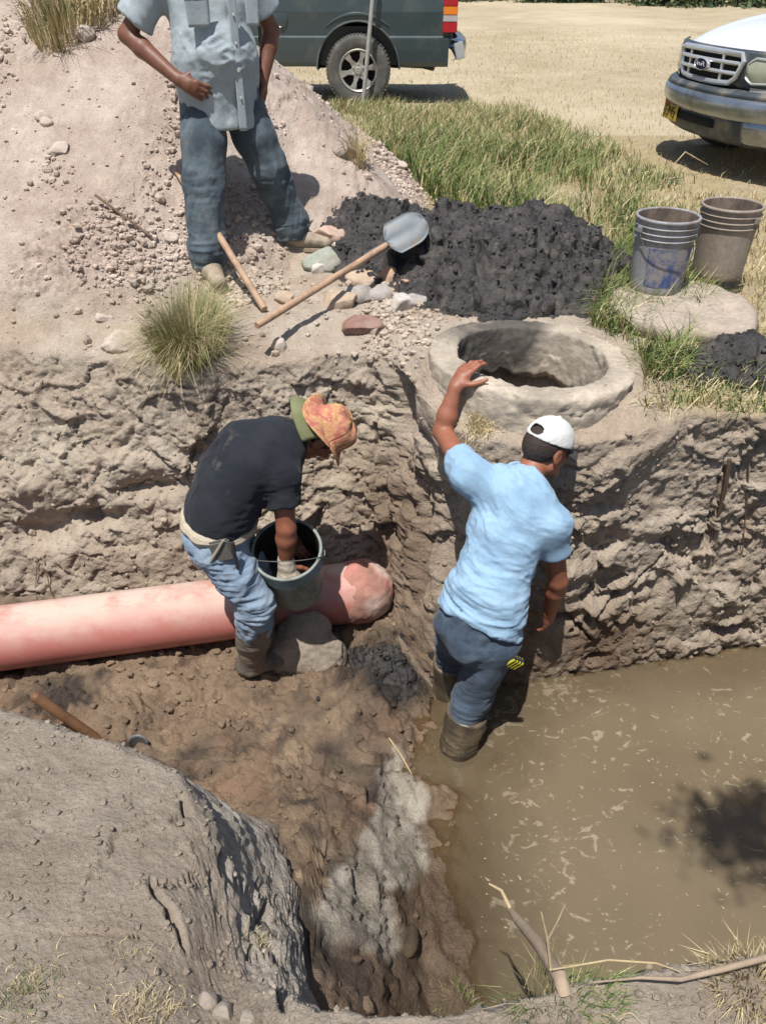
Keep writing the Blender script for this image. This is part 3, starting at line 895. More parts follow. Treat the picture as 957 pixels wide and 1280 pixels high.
BOULD = [(75, 183, 26, 20, 'chunky pale boulder alone high on the left slope of the spoil heap'), (109, 42, 22, 20, 'round stone just below the dry tuft on top of the spoil heap'),
         (150, 421, 46, 24, 'largest pale clod at the edge of the bank left of the grass tuft'), (429, 180, 36, 30, 'dark crumbling clod on the right flank of the spoil heap'),
         (130, 395, 20, 16, 'small clod uphill from the big pale clod on the bank edge'), (185, 405, 18, 14, 'small clod between the big pale clod and the grass tuft'),
         (213, 293, 20, 14, 'clod beside the thin rod on the slope'), (57, 143, 22, 12, 'flat stone near the upper left of the spoil heap'),
         (348, 428, 18, 26, 'narrow slab of stone below the lifted shovel handle end'), (280, 1262, 26, 26, 'rounded stone at the bottom edge of the near bank'),
         (258, 1245, 26, 24, 'rounded grey stone on the near bank left of the smaller one'), (308, 1272, 22, 22, 'small pale stone on the near bank at the very bottom'),
         (60, 150, 16, 12, 'small stone beside the flat one near the top of the heap'), (500, 205, 18, 10, 'light stone at the foot of the heap by the long grass')]
for i, (px, py, w, h, lab) in enumerate(BOULD):
    c = onto(px, py+h*.25); s = (c-cam.location).length/FPX
    me = rock_mesh(200+i, (w*.52*s, w*.46*s, h*.52*s), rough=.22, cuts=5)
    o = link('rock', me, mat=RM['soil2' if py > 1200 else 'clod'] if i not in (3,) else RM['soil2'], loc=c, rot=(0, 0, random.uniform(-.6, .6)))
    tag(o, lab, 'rock')
c = onto(510, 1176); o = link('rock', rock_mesh(260, (.030, .050, .022), rough=.06, cuts=2), mat=RM['black'], loc=c+Vector((0, 0, .004)), rot=(0, 0, -.15))
o.data.transform(Matrix.Scale(1.25, 4)); tag(o, 'dark wet oval stone lying in the mud at the water edge', 'stone')

# loose clods and pebbles of the heap, the bank and the floor: nobody could count them
def scatter(name, mask, count, rmin, rmax, mat, colscale, seed, lift=.3, pw=3.0, V=None, cols=None):
    r = np.random.default_rng(seed)
    if V is None: V = G_P
    w = mask*1.0
    w = np.maximum(w, 0); w = w/w.sum()
    ii = r.choice(len(V), count, p=w)
    bv, bf = ICO1
    rad = rmin+(rmax-rmin)*r.random(count)**pw
    ang = r.random(count)*6.283; sq = r.uniform(.55, 1.0, (count, 3)); sq[:, 2] *= .8
    jit = 1+.28*r.normal(size=(count, len(bv), 1)).clip(-1, 1)*.7
    vv = bv[None]*jit*(rad[:, None]*sq)[:, None, :]
    ca, sa = np.cos(ang)[:, None], np.sin(ang)[:, None]
    x = vv[..., 0]*ca-vv[..., 1]*sa; y = vv[..., 0]*sa+vv[..., 1]*ca
    vv = np.stack([x, y, vv[..., 2]], -1)+V[ii][:, None, :]+np.array([0, 0, 1])*(rad*lift)[:, None, None]
    ff = (bf[None]+(np.arange(count)*len(bv))[:, None, None]).reshape(-1, 3)
    me = mesh_np(name, vv.reshape(-1, 3), ff, smooth=False)
    base = (G_COL if cols is None else cols)[ii]*r.uniform(.85, 1.12, (count, 1))*colscale
    add_col(me, np.repeat(base, len(bv), 0)); add_val(me, np.zeros(len(me.vertices)), 'wet')
    o = link(name, me, mat=mat); tag(o, kind='stuff'); return o
_c = np.empty(len(g_me.vertices)*4, np.float32); g_me.color_attributes['tint'].data.foreach_get('color', _c); G_COL = _c.reshape(-1, 4)[:, :3]
gx, gy, gzv = G_P[:, 0], G_P[:, 1], G_P[:, 2]
inview = (np.abs(gx) < .62*gy+.4)*1.0
cl = np.clip(fbm((G_P*np.array([2.6, 1.1, 1.1])).astype(np.float32), 3, 401)*3.2-.05, 0, 1)
nofoot = 1-np.clip(np.exp(-(((gx-RING_C[0])/.5)**2+((gy-RING_C[1])/.5)**2)*1.2)*2, 0, 1)
scatter('loose_gravel', G_Z['top']*inview*(gx < .45)*(gy > 3.3)*(gy < 7.2)*(cl+.05)*nofoot, 11000, .005, .026, M_SOIL, 1.25, 5, pw=4.0)
scatter('loose_clods', G_Z['top']*inview*(gx < .2)*(gy > 3.4)*(gy < 6.8)*(cl**2+.02), 700, .018, .045, M_SOIL, 1.2, 6, pw=2)
scatter('floor_crumbs', (G_Z['floor']+.5*G_Z['wall'])*inview*(gx < .25)*(gy < 3.4), 900, .004, .03, M_SOIL, 1.1, 8, pw=3)
scatter('bank_crumbs', G_Z['near']*inview*(gy > .4), 3200, .0018, .013, M_SOIL, 1.03, 9, pw=4.5)
scatter('wall_crumbs', G_Z['wall']*inview*(gy > 2.6), 1500, .004, .02, M_SOIL, 1.0, 19, pw=3)

# ------------------------------------------------------------------ black sludge heaps
def heap(name, bumps, cut, x0, x1, y0, y1, n, label, top=5.0):
    xs = np.linspace(x0, x1, n); ys = np.linspace(y0, y1, int(n*(y1-y0)/(x1-x0)))
    X, Y = np.meshgrid(xs, ys); H = 0
    for cx, cy, rx, ry, a in bumps: H = H+a*np.exp(-((X-cx)/rx)**2-((Y-cy)/ry)**2)
    p2 = np.stack([X.ravel(), Y.ravel(), 0*X.ravel()], -1).astype(np.float32)
    H = H-cut+.05*fbm(p2*4, 4, 55).reshape(X.shape)
    base = np.array([gz(float(a), float(b), top) for a, b in zip(p2[:, 0], p2[:, 1])]).reshape(X.shape)
    base = np.where(base < -.3, -.1, base) if top > 1 else np.minimum(base, -1.25)
    Z = base+np.maximum(H, -.05)
    p = np.stack([X, Y, Z], -1)
    gu = np.gradient(p, axis=1); gv = np.gradient(p, axis=0); N = np.cross(gu, gv); N /= np.linalg.norm(N, axis=-1, keepdims=True)
    q = p.reshape(-1, 3).astype(np.float32); w = np.stack([fbm(q*5, 2, 1), fbm(q*5, 2, 2), fbm(q*5, 2, 3)], -1)*.1
    a1, a2, ci = worley(q*8+w*8, 3); b1, b2, _ = worley(q*20+w*20, 4); c1, c2, _ = worley(q*50, 6)
    m = sstep(-.05, .06, H).ravel()
    t1, k1, l1 = facets(q*6+w*4, 31); t2, k2, l2 = facets(q*15+w*5, 32); t3, k3, l3 = facets(q*36, 33)
    d = m*(.05*(.55-a1)+.016*t1+.026*l1+.013*t2+.012*l2+.009*t3+.006*l3+.03*fbm(q*9, 4, 9)+.014*fbm(q*40, 2, 19)+.014*(.6-b1))
    p = p+N*d.reshape(X.shape)[..., None]
    idx = np.arange(X.size).reshape(X.shape); F = np.stack([idx[:-1, :-1], idx[:-1, 1:], idx[1:, 1:], idx[1:, :-1]], -1)
    keep = (H[:-1, :-1] > -.045) | (H[1:, 1:] > -.045)
    me = mesh_np(name, p.reshape(-1, 3), F[keep])
    bm = bmesh.new(); bm.from_mesh(me); bmesh.ops.delete(bm, geom=[v for v in bm.verts if not v.link_faces], context='VERTS'); bm.to_mesh(me); bm.free()
    o = link(name, me, mat=M_SLUDGE); tag(o, label, 'mud heap', None)
    HP = np.array([v.co[:] for v in me.vertices]); hh = sstep(-.04, .0, H).ravel()
    c = scatter('sludge_crumbs', np.ones(len(HP)), int(2400*(x1-x0)*(y1-y0)/4), .004, .022, M_SLUDGE, 1.0, n, V=HP, cols=np.ones((len(HP), 3))*.05, pw=2.6)
    c.parent = o; return o
heap('sludge_heap', [(1.06, 4.72, .44, .44, .29), (.52, 4.62, .45, .45, .23), (.22, 4.72, .32, .34, .16), (-.05, 4.85, .32, .32, .17), (.55, 4.14, .30, .28, .20), (.95, 4.25, .35, .3, .20)], .07,
     -.62, 1.72, 3.72, 5.6, 230, 'big heap of wet black sludge behind the concrete ring')
heap('sludge_heap', [(1.55, 3.32, .26, .14, .115), (1.92, 3.38, .3, .16, .12)], .05, 1.1, 2.4, 3.05, 3.75, 110, 'small black mud heap on the wall edge below the round slab')

heap('sludge_heap', [(.03, 2.79, .10, .08, .085), (-.10, 2.83, .08, .06, .06), (.10, 2.70, .08, .06, .065)], .03, -.32, .30, 2.52, 3.02, 90, 'small clump of black mud on the trench floor below the pipe end', -.7)

# ------------------------------------------------------------------ shovel lying on the stones
def shovel(A, B, T, upv, label, w=.118):
    r = empty('shovel', B); tag(r, label, 'shovel')
    A, B, T = Vector(A)-Vector(B), Vector((0, 0, 0)), Vector(T)-Vector(B)
    m = MB(); pts = [A.lerp(B, t) for t in np.linspace(0, 1, 12)]
    m.tube(pts, [.0165]+[.0185]*3+[.0178]*8, 12); m.build('handle', M_WOOD, r)
    ax = (T-B).normalized(); side = ax.cross(Vector(upv)).normalized(); up = side.cross(ax)
    L = (T-B).length; rows = []
    m = MB(); nu, nv = 18, 13
    for i in range(nu+1):
        u = i/nu
        hw = w*min(1, (u/.16)**.5 if u < .16 else 1)*(1 if u < .55 else math.sqrt(max(0.0, 1-((u-.55)/.452)**2.3)))
        hw = max(hw, .022 if u < .06 else .004)
        row = []
        for j in range(nv):
            v = j/(nv-1)*2-1
            row.append(B+ax*(L*u)+side*(hw*v)+up*(.020*v*v*(1-u*.4)-.018*math.exp(-(v*3)**2)*(1-u)*-1+.02*(u-.5)**2))
        rows.append(row)
    m.grid(rows); me = m.mesh('blade', True)
    o = link('blade', me, r, M_STEEL); md = o.modifiers.new('thick', 'SOLIDIFY'); md.thickness = .004; md.offset = 0
    m = MB(); m.tube([B-ax*.14, B-ax*.06, B+ax*.05], [.021, .022, .016], 12); m.build('socket', M_STEEL, r)
    return r
sh_A = P(321, 407, z=.085); sh_B = P(484, 306, z=.22); sh_T = P(533, 277, z=.33)
shovel(sh_A, sh_B, sh_T, Vector((-.25, -.55, .8)), 'long handled shovel with grey blade lying across the stones onto the black heap')
# half buried shovel on the near bank
b0 = onto(118, 921); t0 = P(42, 869, z=b0.z+.30)
r = empty('shovel', b0); tag(r, 'shovel stuck into the near grey bank with its dark wooden handle sticking up', 'shovel')
m = MB(); ax = (b0-t0).normalized(); m.tube([t0-b0-ax*.004, t0-b0+ax*.004, t0-b0+ax*.012, (t0-b0)*.5, ax*.12], [.014, .0215, .024, .0225, .021], 14); m.build('handle', M_WOODD, r)
bl = onto(173, 936)-b0+Vector((0, 0, .028)); m = MB(); rows = []
for i in range(9):
    u = i/8; rows.append([bl+Vector((math.cos(a)*.042, .012+math.sin(a)*.012+u*.012, .035*math.sin(a)*1.0-u*.075-.002)) for a in np.linspace(.1, math.pi-.1, 15)])
m.grid(rows); o = link('blade', m.mesh('blade'), r, M_STEEL); md = o.modifiers.new('thick', 'SOLIDIFY'); md.thickness = .004
m = MB(); m.tube([rows[0][i] for i in range(15)], .0035, 8); m.build('blade_edge', M_STEEL, o)

# poles, rods, twigs
def bar(name, pts, r, mat, label, cat, n=10, group=None):
    m = MB(); pts = [Vector(p) for p in pts]; c = pts[0]
    m.tube([p-c for p in pts], r, n); o = m.build(name, mat, loc=c); tag(o, label, cat, group); return o
a = onto(221, 220, .03); b = onto(331, 391, .02)
bar('wooden_pole', [a, a.lerp(b, .5)+Vector((0, 0, .015)), b], [.016, .019, .0185], M_WOOD, 'wooden tool handle lying on the slope behind the leg of the standing man', 'pole')
a = onto(122, 258, .06); b = onto(191, 304, .035)
bar('metal_rod', [a, b], .0075, M_RUST, 'thin dark rod lying on the slope left of the standing man', 'rod')
a = P(452, 134, z=0); b = P(469, -40, D=a.y+.02)
bar('metal_post', [a-Vector((0, 0, .1)), b], .026, plain('pale_metal', srgb(170, 168, 164), .5, .15, 20, metallic=.3), 'thin grey pole standing in front of the truck wheel', 'post')

# ------------------------------------------------------------------ concrete ring of the manhole
def ring():
    prof = [(.474, -.40), (.473, -.28), (.472, -.16), (.471, -.04), (.470, -.016), (.464, -.003), (.452, .002), (.400, .005), (.362, .003), (.350, -.002), (.344, -.014), (.340, -.04), (.332, -.09), (.322, -.14), (.316, -.215), (.33, -.245), (.45, -.27)]
    pp = []
    for a, b in zip(prof[:-1], prof[1:]):
        k = max(2, int(math.hypot(b[0]-a[0], b[1]-a[1])/.009))
        pp += [(a[0]+(b[0]-a[0])*t, a[1]+(b[1]-a[1])*t) for t in np.arange(k)/k]
    n = 240; P0 = np.array(pp); an = np.linspace(0, 2*np.pi, n, endpoint=False)
    v = np.stack([P0[:, 0][:, None]*np.cos(an), P0[:, 0][:, None]*np.sin(an), P0[:, 1][:, None]+0*an], -1).reshape(-1, 3)
    q = v.astype(np.float32); rad = np.stack([np.tile(np.cos(an), len(pp)), np.tile(np.sin(an), len(pp)), 0*q[:, 0]], -1)
    s = np.where(np.repeat(P0[:, 0], n) > .40, 1, -1)
    nn = rad*s[:, None]*.8+np.array([0, 0, .5])
    rg = ridged(q*np.array([5, 5, 16], np.float32), 3, 3)
    tt, kk, ll = facets(q*16, 5)
    d = .008*fbm(q*4, 3, 31)+.009*fbm(q*12, 4, 33)+.006*fbm(q*45, 3, 34)+.012*tt*np.clip(fbm(q*6, 2, 41)*3+.4, 0, 1)-.020*np.clip(rg-.84, 0, 1)*5*(s > 0)
    v = v+nn*d[:, None]
    inner = (s < 0) & (q[:, 2] < -.12)
    v[:, 2] += inner*.05*fbm(np.stack([rad[:, 0]*4, rad[:, 1]*4, q[:, 2]*0], -1).astype(np.float32), 4, 8)
    idx = np.arange(len(v)).reshape(len(pp), n); nx = np.roll(idx, -1, 1)
    F = np.stack([idx[:-1], nx[:-1], nx[1:], idx[1:]], -1).reshape(-1, 4)
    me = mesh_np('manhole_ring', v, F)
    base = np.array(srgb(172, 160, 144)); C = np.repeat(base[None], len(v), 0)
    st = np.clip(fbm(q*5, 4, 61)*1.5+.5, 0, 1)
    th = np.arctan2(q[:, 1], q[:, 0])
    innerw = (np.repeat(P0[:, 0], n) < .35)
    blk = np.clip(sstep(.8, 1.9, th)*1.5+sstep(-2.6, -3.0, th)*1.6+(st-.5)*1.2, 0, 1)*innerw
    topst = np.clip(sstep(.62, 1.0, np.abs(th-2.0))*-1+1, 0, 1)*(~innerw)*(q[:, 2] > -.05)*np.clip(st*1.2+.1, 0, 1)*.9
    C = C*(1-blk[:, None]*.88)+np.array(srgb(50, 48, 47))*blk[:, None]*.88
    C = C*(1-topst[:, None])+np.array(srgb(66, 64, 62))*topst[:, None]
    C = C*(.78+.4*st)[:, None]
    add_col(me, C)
    return me
mm = Mat('ring_concrete'); at_ = mm.n('ShaderNodeAttribute', attribute_name='tint'); f_ = mm.noise(40, 7, .7)
mm.color(mm.mix(1.0, at_.outputs['Color'], mm.ramp(f_, [(.3, .8), (.7, 1.18)]), 'MULTIPLY')); mm.set(Roughness=.93); mm.b.inputs['Specular IOR Level'].default_value = .25
mm.bump(mm.noise(150, 3), .4, .004, mm.bump(f_, .6, .01))
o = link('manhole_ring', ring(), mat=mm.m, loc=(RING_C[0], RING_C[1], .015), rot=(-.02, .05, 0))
tag(o, 'round weathered concrete manhole ring set in the top of the pit wall', 'manhole ring')

# ------------------------------------------------------------------ round slab and buckets
def slab():
    c = P(857, 377, z=.10); n = 110; rings = []
    prof = [(0, .0), (.08, 0), (.16, 0), (.24, 0), (.30, 0), (.335, -.003), (.355, -.012), (.368, -.03), (.365, -.06), (.35, -.085), (.30, -.10), (0.0, -.10)]
    v = []; 
    for r_, z_ in prof:
        for k in range(n):
            a = 2*math.pi*k/n; v.append((r_*math.cos(a), r_*math.sin(a), z_))
    v = np.array(v); q = v.astype(np.float32); rr = np.hypot(v[:, 0], v[:, 1])
    e = sstep(.25, .34, rr); d = .022*fbm(q*6, 4, 3)+.012*fbm(q*18, 3, 6)
    v[:, :2] *= (1+e*d/.36*1.6)[:, None]; v[:, 2] += .005*fbm(q*9, 3, 7)+.012*e*fbm(q*11, 3, 8)
    idx = np.arange(len(v)).reshape(len(prof), n); nx = np.roll(idx, -1, 1)
    F = np.stack([idx[:-1], nx[:-1], nx[1:], idx[1:]], -1).reshape(-1, 4)[:, ::-1]
    o = link('concrete_slab', mesh_np('concrete_slab', v, F), mat=M_LID, loc=c, rot=(.03, .02, 0))
    tag(o, 'round pale concrete cover slab lying in the grass under two buckets', 'slab'); return c
slab_c = slab()

def bucket_mat(name, base, dirt, inner, damt=(.45, .62)):
    m = Mat(name)
    f = m.noise(9, 7, .7, stretch=(1, 1, .45)); f2 = m.noise(50, 4, .6)
    k = m.ramp(f, [(damt[0], 0.0), (damt[1], .85)])
    c = m.mix(k, base, dirt); c = m.mix(1.0, c, m.ramp(f2, [(.3, .82), (.7, 1.1)]), 'MULTIPLY')
    m.color(c); m.set(Roughness=m.ramp(f, [(.4, .42), (.65, .9)])); m.bump(f2, .25, .004); return m.m
M_BK1 = bucket_mat('dirty_bucket', srgb(146, 146, 148), srgb(118, 104, 92), None)
M_BK2 = bucket_mat('cement_bucket', srgb(150, 142, 132), srgb(136, 122, 108), None, (.35, .55))
M_BK3 = bucket_mat('wet_grey_bucket', srgb(134, 140, 132), srgb(112, 108, 96), None, (.5, .66))
M_MUDIN = bucket_mat('mud_lining', srgb(134, 118, 104), srgb(84, 72, 64), None, (.4, .6))
M_DARKIN = plain('sludge_lining', srgb(40, 38, 36), .55, .3, 9)
M_BLUE = Mat('faded_blue_print')
k_ = M_BLUE.ramp(M_BLUE.noise(13, 6, .7, stretch=(1, 1, .6)), [(.42, 0.0), (.56, 1.0)])
M_BLUE.color(M_BLUE.mix(k_, srgb(62, 80, 126), srgb(138, 132, 130))); M_BLUE.set(Roughness=.55); M_BLUE = M_BLUE.m

def bucket(c, rot, label, mat, inner, blue=False, mud=.03, bail=0.6, group=None, h=.365, rt=.148, rb=.128, tilt=(0, 0)):
    r = empty('bucket', c, (tilt[0], tilt[1], rot)); tag(r, label, 'bucket', group)
    R = lambda z: rb+(rt-rb)*z/h
    m = MB(); pr = [(0.0, 0.004), (rb-.012, .004), (rb-.004, 0), (rb, .006)]
    pr += [(R(z), z) for z in (.03, .1, .2, .262)]
    m.lathe(pr+[(R(.27), .27), (R(h), h)], 48); m.build('shell', mat, r, angle=.9)
    m = MB()
    for z in (.268, .296, .326):
        m.lathe([(R(z)+.0005, z-.004), (R(z)+.0075, z-.002), (R(z)+.0085, z+.003), (R(z)+.0005, z+.007)], 48)
    m.lathe([(R(h)-.004, h-.012), (R(h)+.006, h-.012), (R(h)+.0095, h-.006), (R(h)+.008, h+.002), (R(h)+.001, h+.005), (R(h)-.005, h), (R(h)-.005, h-.012)], 48)
    m.build('rim', mat, r, angle=1.2)
    m = MB(); m.lathe([(R(z)-.005, z) for z in (h-.002, .25, .15, mud)]+[(R(mud)*.6, mud+.006), (.0, mud+.012)], 48)
    m.build('lining', inner, r, angle=1.2)
    for s in (-1, 1):
        m = MB(); m.box((s*(R(.31)+.010), 0, .312), (.009, .016, .014)); m.build('lug', mat, r, bevel=.003)
    m = MB(); pts = []
    for t in np.linspace(0, math.pi, 25):
        y = -math.sin(t)*.17*math.cos(bail); z = .312-math.sin(t)*.17*math.sin(bail)*1
        rr_ = R(.3)+.016; x = math.cos(t)*rr_
        k = math.hypot(x, y)
        if z < h and k < R(max(z, 0))+.012: q_ = (R(z)+.012)/max(k, 1e-6); x *= q_; y *= q_
        pts.append((x, y, z))
    m.tube(pts, .0022, 6); hd = m.build('handle', M_WIRE, r)
    if blue:
        m = MB(); rows = []
        for z in np.linspace(.045, .235, 8):
            rows.append([((R(z)+.0016)*math.cos(a), (R(z)+.0016)*math.sin(a), z) for a in np.linspace(-2.7, -.5, 26)])
        m.grid(rows); link('label', m.mesh('label'), r, M_BLUE)
    return r
bucket(P(817, 360, z=slab_c.z+.004), .35, 'dirty grey bucket with faded blue print, left of the two on the round slab', M_BK1, M_MUDIN, True, bail=1.05, group='buckets on the round slab', mud=.06)
bucket(P(894, 343, z=slab_c.z+.004), 2.2, 'cement crusted grey bucket, right of the two on the round slab', M_BK2, M_MUDIN, False, bail=.9, group='buckets on the round slab', mud=.07)

# ------------------------------------------------------------------ pink sewer pipe
pipe_a = Vector((-3.6, 2.43, -1.195)); pipe_b = Vector((-.12, 3.13, -1.195)); PIPE_R = .158
pd = (pipe_b-pipe_a).normalized()
def pvc():
    m = Mat('pink_pvc')
    tc = m.n('ShaderNodeTexCoord'); ob = tc.outputs['Object']
    f = m.noise(5, 7, .7, stretch=(.6, 1, 1)); f2 = m.noise(40, 5, .7); f3 = m.noise(2.2, 6, .75)
    base = m.ramp(f3, [(.3, srgb(170, 98, 90)), (.7, srgb(186, 116, 106))])
    g = m.n('ShaderNodeNewGeometry'); sx = m.n('ShaderNodeSeparateXYZ'); m.l(g.outputs['Normal'], sx.inputs[0])
    up = m.math('MULTIPLY', m.math('POWER', m.math('MAXIMUM', sx.outputs['Z'], 0.0), 1.3), 1.05)
    k = m.math('MULTIPLY', up, m.ramp(f, [(.36, .15), (.56, 1.0)]))
    c = m.mix(k, base, srgb(192, 172, 158))                        # dust lies on what faces up
    c = m.mix(m.ramp(m.noise(16, 6, .75), [(.60, 0.0), (.67, .7)]), c, srgb(170, 146, 130))
    m.color(c); m.set(Roughness=m.math('ADD', .34, m.math('MULTIPLY', k, .6))); m.bump(f2, .12, .004)
    return m.m
pr = empty('sewer_pipe', pipe_a); tag(pr, 'thick pink plastic sewer pipe lying along the foot of the pit wall', 'pipe')
rotq = pd.to_track_quat('Z', 'Y').to_matrix()
Lp = (pipe_b-pipe_a).length
m = MB(); pro = [(PIPE_R, z) for z in np.linspace(0, Lp, 60)]+[(PIPE_R-.008, Lp), (PIPE_R-.008, 0)]
m.lathe(pro, 64, M=rotq.to_4x4(), closed=True); m.build('barrel', pvc(), pr, angle=.9)
# cement collar where it enters the shaft
S = Solid((-.30, 2.86, -1.45), (.22, 3.42, -.92), .011)
ce = pipe_b
S.limb(ce-pd*.05, ce+pd*.0, .157, .157, .02)
S.ball(ce+pd*.02, (.155, .15, .157), None, .03)
def cd(p, N): return .008*fbm(p*9, 4, 5)+.008*fbm(p*26, 3, 9)+.004
def ccol(p):
    k = np.clip(fbm(p*7, 4, 3)*2.2+.45, 0, 1)[:, None]; k2 = np.clip(fbm(p*5+3, 3, 13)*3-.2, 0, 1)[:, None]
    c = np.array(srgb(156, 116, 102))*(1-k)+np.array(srgb(182, 126, 114))*k
    return c*(1-k2)*.95+np.array(srgb(186, 164, 152))*k2*.95
M_TINTMUD = tint_mat('crusted_mud', .9, .2, bump=.6)
link('cement_collar', S.mesh(1, cd, ccol, 'cement_collar'), pr, M_TINTMUD, loc=-pipe_a)

# ------------------------------------------------------------------ lump of concrete under the bucket
bc = P(384, 803, D=2.82)
S = Solid((bc.x-.33, bc.y-.3, -1.55), (bc.x+.33, bc.y+.35, -1.0), .010)
for dx_, dy_, dz_, rx_, ry_, rz_ in [(-.03, .03, -1.275, .15, .10, .12), (.06, -.02, -1.33, .15, .10, .11), (-.08, -.02, -1.35, .14, .09, .12), (.0, .05, -1.21, .12, .08, .08)]:
    S.ball((bc.x+dx_, bc.y+dy_, dz_), (rx_, ry_, rz_), None, .03)
S.cutplane((bc.x+.185, bc.y, -1.3), (1, -.15, .1), .01); S.cutplane((bc.x, bc.y, -1.128), (.1, -.05, 1), .012); S.cutplane((bc.x, bc.y-.085, -1.3), (.1, -1, .42), .02)
o = link('concrete_lump', S.mesh(1, lambda p, N: .012*fbm(p*8, 4, 5)+.011*fbm(p*24, 4, 9)-.008*np.clip(ridged(p*np.array([20, 20, 20], np.float32), 2, 4)-.8, 0, 1)*4, None, 'concrete_lump'), mat=M_BLOCK)
tag(o, 'rough grey lump of concrete on the trench floor beside the rubber boot', 'concrete lump')
BK3 = Vector((-.410, 2.865, -.940))
bucket(BK3, .0, 'grey bucket full of black sludge held by the bending man', M_BK3, M_DARKIN, False, bail=-.9, mud=.16, tilt=(.40, -.03))

# ------------------------------------------------------------------ cement slurry that ran over the floor into the water
sl = [(500, 955, 18), (500, 1000, 34), (497, 1040, 36), (480, 1070, 40), (455, 1085, 26), (440, 1110, 34), (445, 1140, 48), (420, 1135, 22), (475, 1145, 24), (515, 1060, 20)]
sl = [(onto(a, b), c/FPX*(onto(a, b)-cam.location).length) for a, b, c in sl]
def slin(X, Y):
    q = np.stack([X.ravel(), Y.ravel(), 0*X.ravel()], -1).astype(np.float32)
    w1 = .05*fbm(q*7, 3, 1).reshape(X.shape); w2 = .05*fbm(q*7, 3, 2).reshape(X.shape); d = np.full(X.shape, 9.0)
    for c, r_ in sl: d = np.minimum(d, (np.hypot((X+w1-c.x), (Y+w2-c.y)*.8)-r_*.78)/.03)
    return -d

def stain_ground():
    """dried cement slurry, a thin pale film on the mud: colour of the ground itself"""
    q = G_P.astype(np.float32); sel = np.where((np.abs(q[:, 0]) < .6) & (q[:, 1] > 1.0) & (q[:, 1] < 2.6) & (q[:, 2] < -.8))[0]; p = q[sel]
    w1 = .06*fbm(p*6, 4, 1); w2 = .06*fbm(p*6, 4, 2); d = np.full(len(p), 9.0)
    for c, r_ in sl: d = np.minimum(d, np.hypot(p[:, 0]+w1-c.x, (p[:, 1]+w2-c.y)*.8)-r_*.8)
    k = sstep(.022, -.012, d+.03*fbm(p*14, 3, 8))
    sw = np.clip(fbm((p+np.stack([w1, w2, 0*w1], -1)*1.5)*np.array([11, 5, 5], np.float32), 4, 12)*1.6+.5, 0, 1)
    pale = np.array(srgb(150, 142, 130))*(1-sw[:, None])+np.array(srgb(186, 178, 164))*sw[:, None]
    C = G_COL.copy(); C[sel] = C[sel]*(1-.88*k[:, None])+pale*.74*.88*k[:, None]
    full = np.ones((len(C), 4), np.float32); full[:, :3] = C; g_me.color_attributes['tint'].data.foreach_set('color', full.ravel())
stain_ground()
# ================================================================== grass, straw, bushes, tree
def blades(name, base, h, az, lean, wid, col, mat=None, curve=.5):
    n = len(base); base = np.asarray(base, float)
    dirv = np.stack([np.cos(az), np.sin(az), np.zeros(n)], -1); sd = np.stack([-np.sin(az+.9), np.cos(az+.9), np.zeros(n)], -1)
    up = np.array([0, 0, 1.0]); V = []
    for t, w in ((0, 1), (.5, .75), (1, 0)):
        L = lean*(t**(1+curve))
        c = base+dirv*(np.sin(L)*h*t)[:, None]+up*(np.cos(L)*h*t)[:, None]
        if w: V += [c-sd*(wid*w)[:, None], c+sd*(wid*w)[:, None]]
        else: V += [c]
    V = np.stack(V, 1).reshape(-1, 3); o = np.arange(n)*5
    Q = np.stack([o, o+1, o+3, o+2], -1); T = np.stack([o+2, o+3, o+4], -1)
    me = mesh_np(name, V, [Q, T]); C = np.repeat(col, 5, 0)
    add_col(me, C); return me
R_ = np.random.default_rng(21)
GREEN = np.array([srgb(98, 118, 62), srgb(118, 132, 74), srgb(140, 144, 88), srgb(82, 106, 56)])
STRAW = np.array([srgb(206, 190, 150), srgb(190, 172, 132), srgb(170, 154, 116)])
def gcol(n, green):
    g = R_.random(n) < green
    c = np.where(g[:, None], GREEN[R_.integers(0, 4, n)], STRAW[R_.integers(0, 3, n)])
    return c*R_.uniform(.8, 1.15, (n, 1))
def zs(xy, dflt=0.0): return np.array([gz(float(a), float(b)) if (abs(a) < 4.95 and b < 8.95) else dflt for a, b in xy])
# long grass between the heap and the field
xy = np.stack([R_.uniform(-1.2, 3.4, 60000), R_.uniform(5.0, 11.0, 60000)], -1)
t_ = (xy[:, 1]-5.0)/6
right = np.interp(xy[:, 1], [5.0, 6.3, 7.2, 9, 11], [1.75, 2.25, 2.35, 2.0, 1.55]); lft = np.interp(xy[:, 1], [5, 6.3, 8, 11], [.75, .35, -.4, -.9])
clump = fbm(np.stack([xy[:, 0]*2.2, xy[:, 1]*1.6, 0*xy[:, 0]], -1).astype(np.float32), 3, 5)
soft = R_.normal(0, .12, len(xy))
ok = (xy[:, 0] < right+soft) & (xy[:, 0] > lft) & (R_.random(len(xy)) < .55+clump*.8) & (hill(xy[:, 0], xy[:, 1]) < .12)
xy = xy[ok]; cl_ = clump[ok]; n = len(xy)
edge = np.clip((np.interp(xy[:, 1], [5.0, 6.3, 7.2, 9, 11], [1.75, 2.25, 2.35, 2.0, 1.55])-xy[:, 0])/.6, 0, 1)*np.clip((10.2-xy[:, 1])/2.5, 0.12, 1)
hh = R_.uniform(.10, .28, n)*(.55+.6*edge)*(1+.5*cl_)
me = blades('long_grass', np.column_stack([xy, zs(xy)-.01]), hh, R_.uniform(0, 6.283, n), R_.uniform(.2, 1.1, n), R_.uniform(.003, .0062, n), gcol(n, .0)*0+np.where((R_.random(n) < .50+.34*np.clip((9.3-xy[:, 1])/2.5, 0, 1)*(.7+.6*cl_))[:, None], GREEN[R_.integers(0, 4, n)], STRAW[R_.integers(0, 3, n)])*R_.uniform(.8, 1.1, (n, 1)))
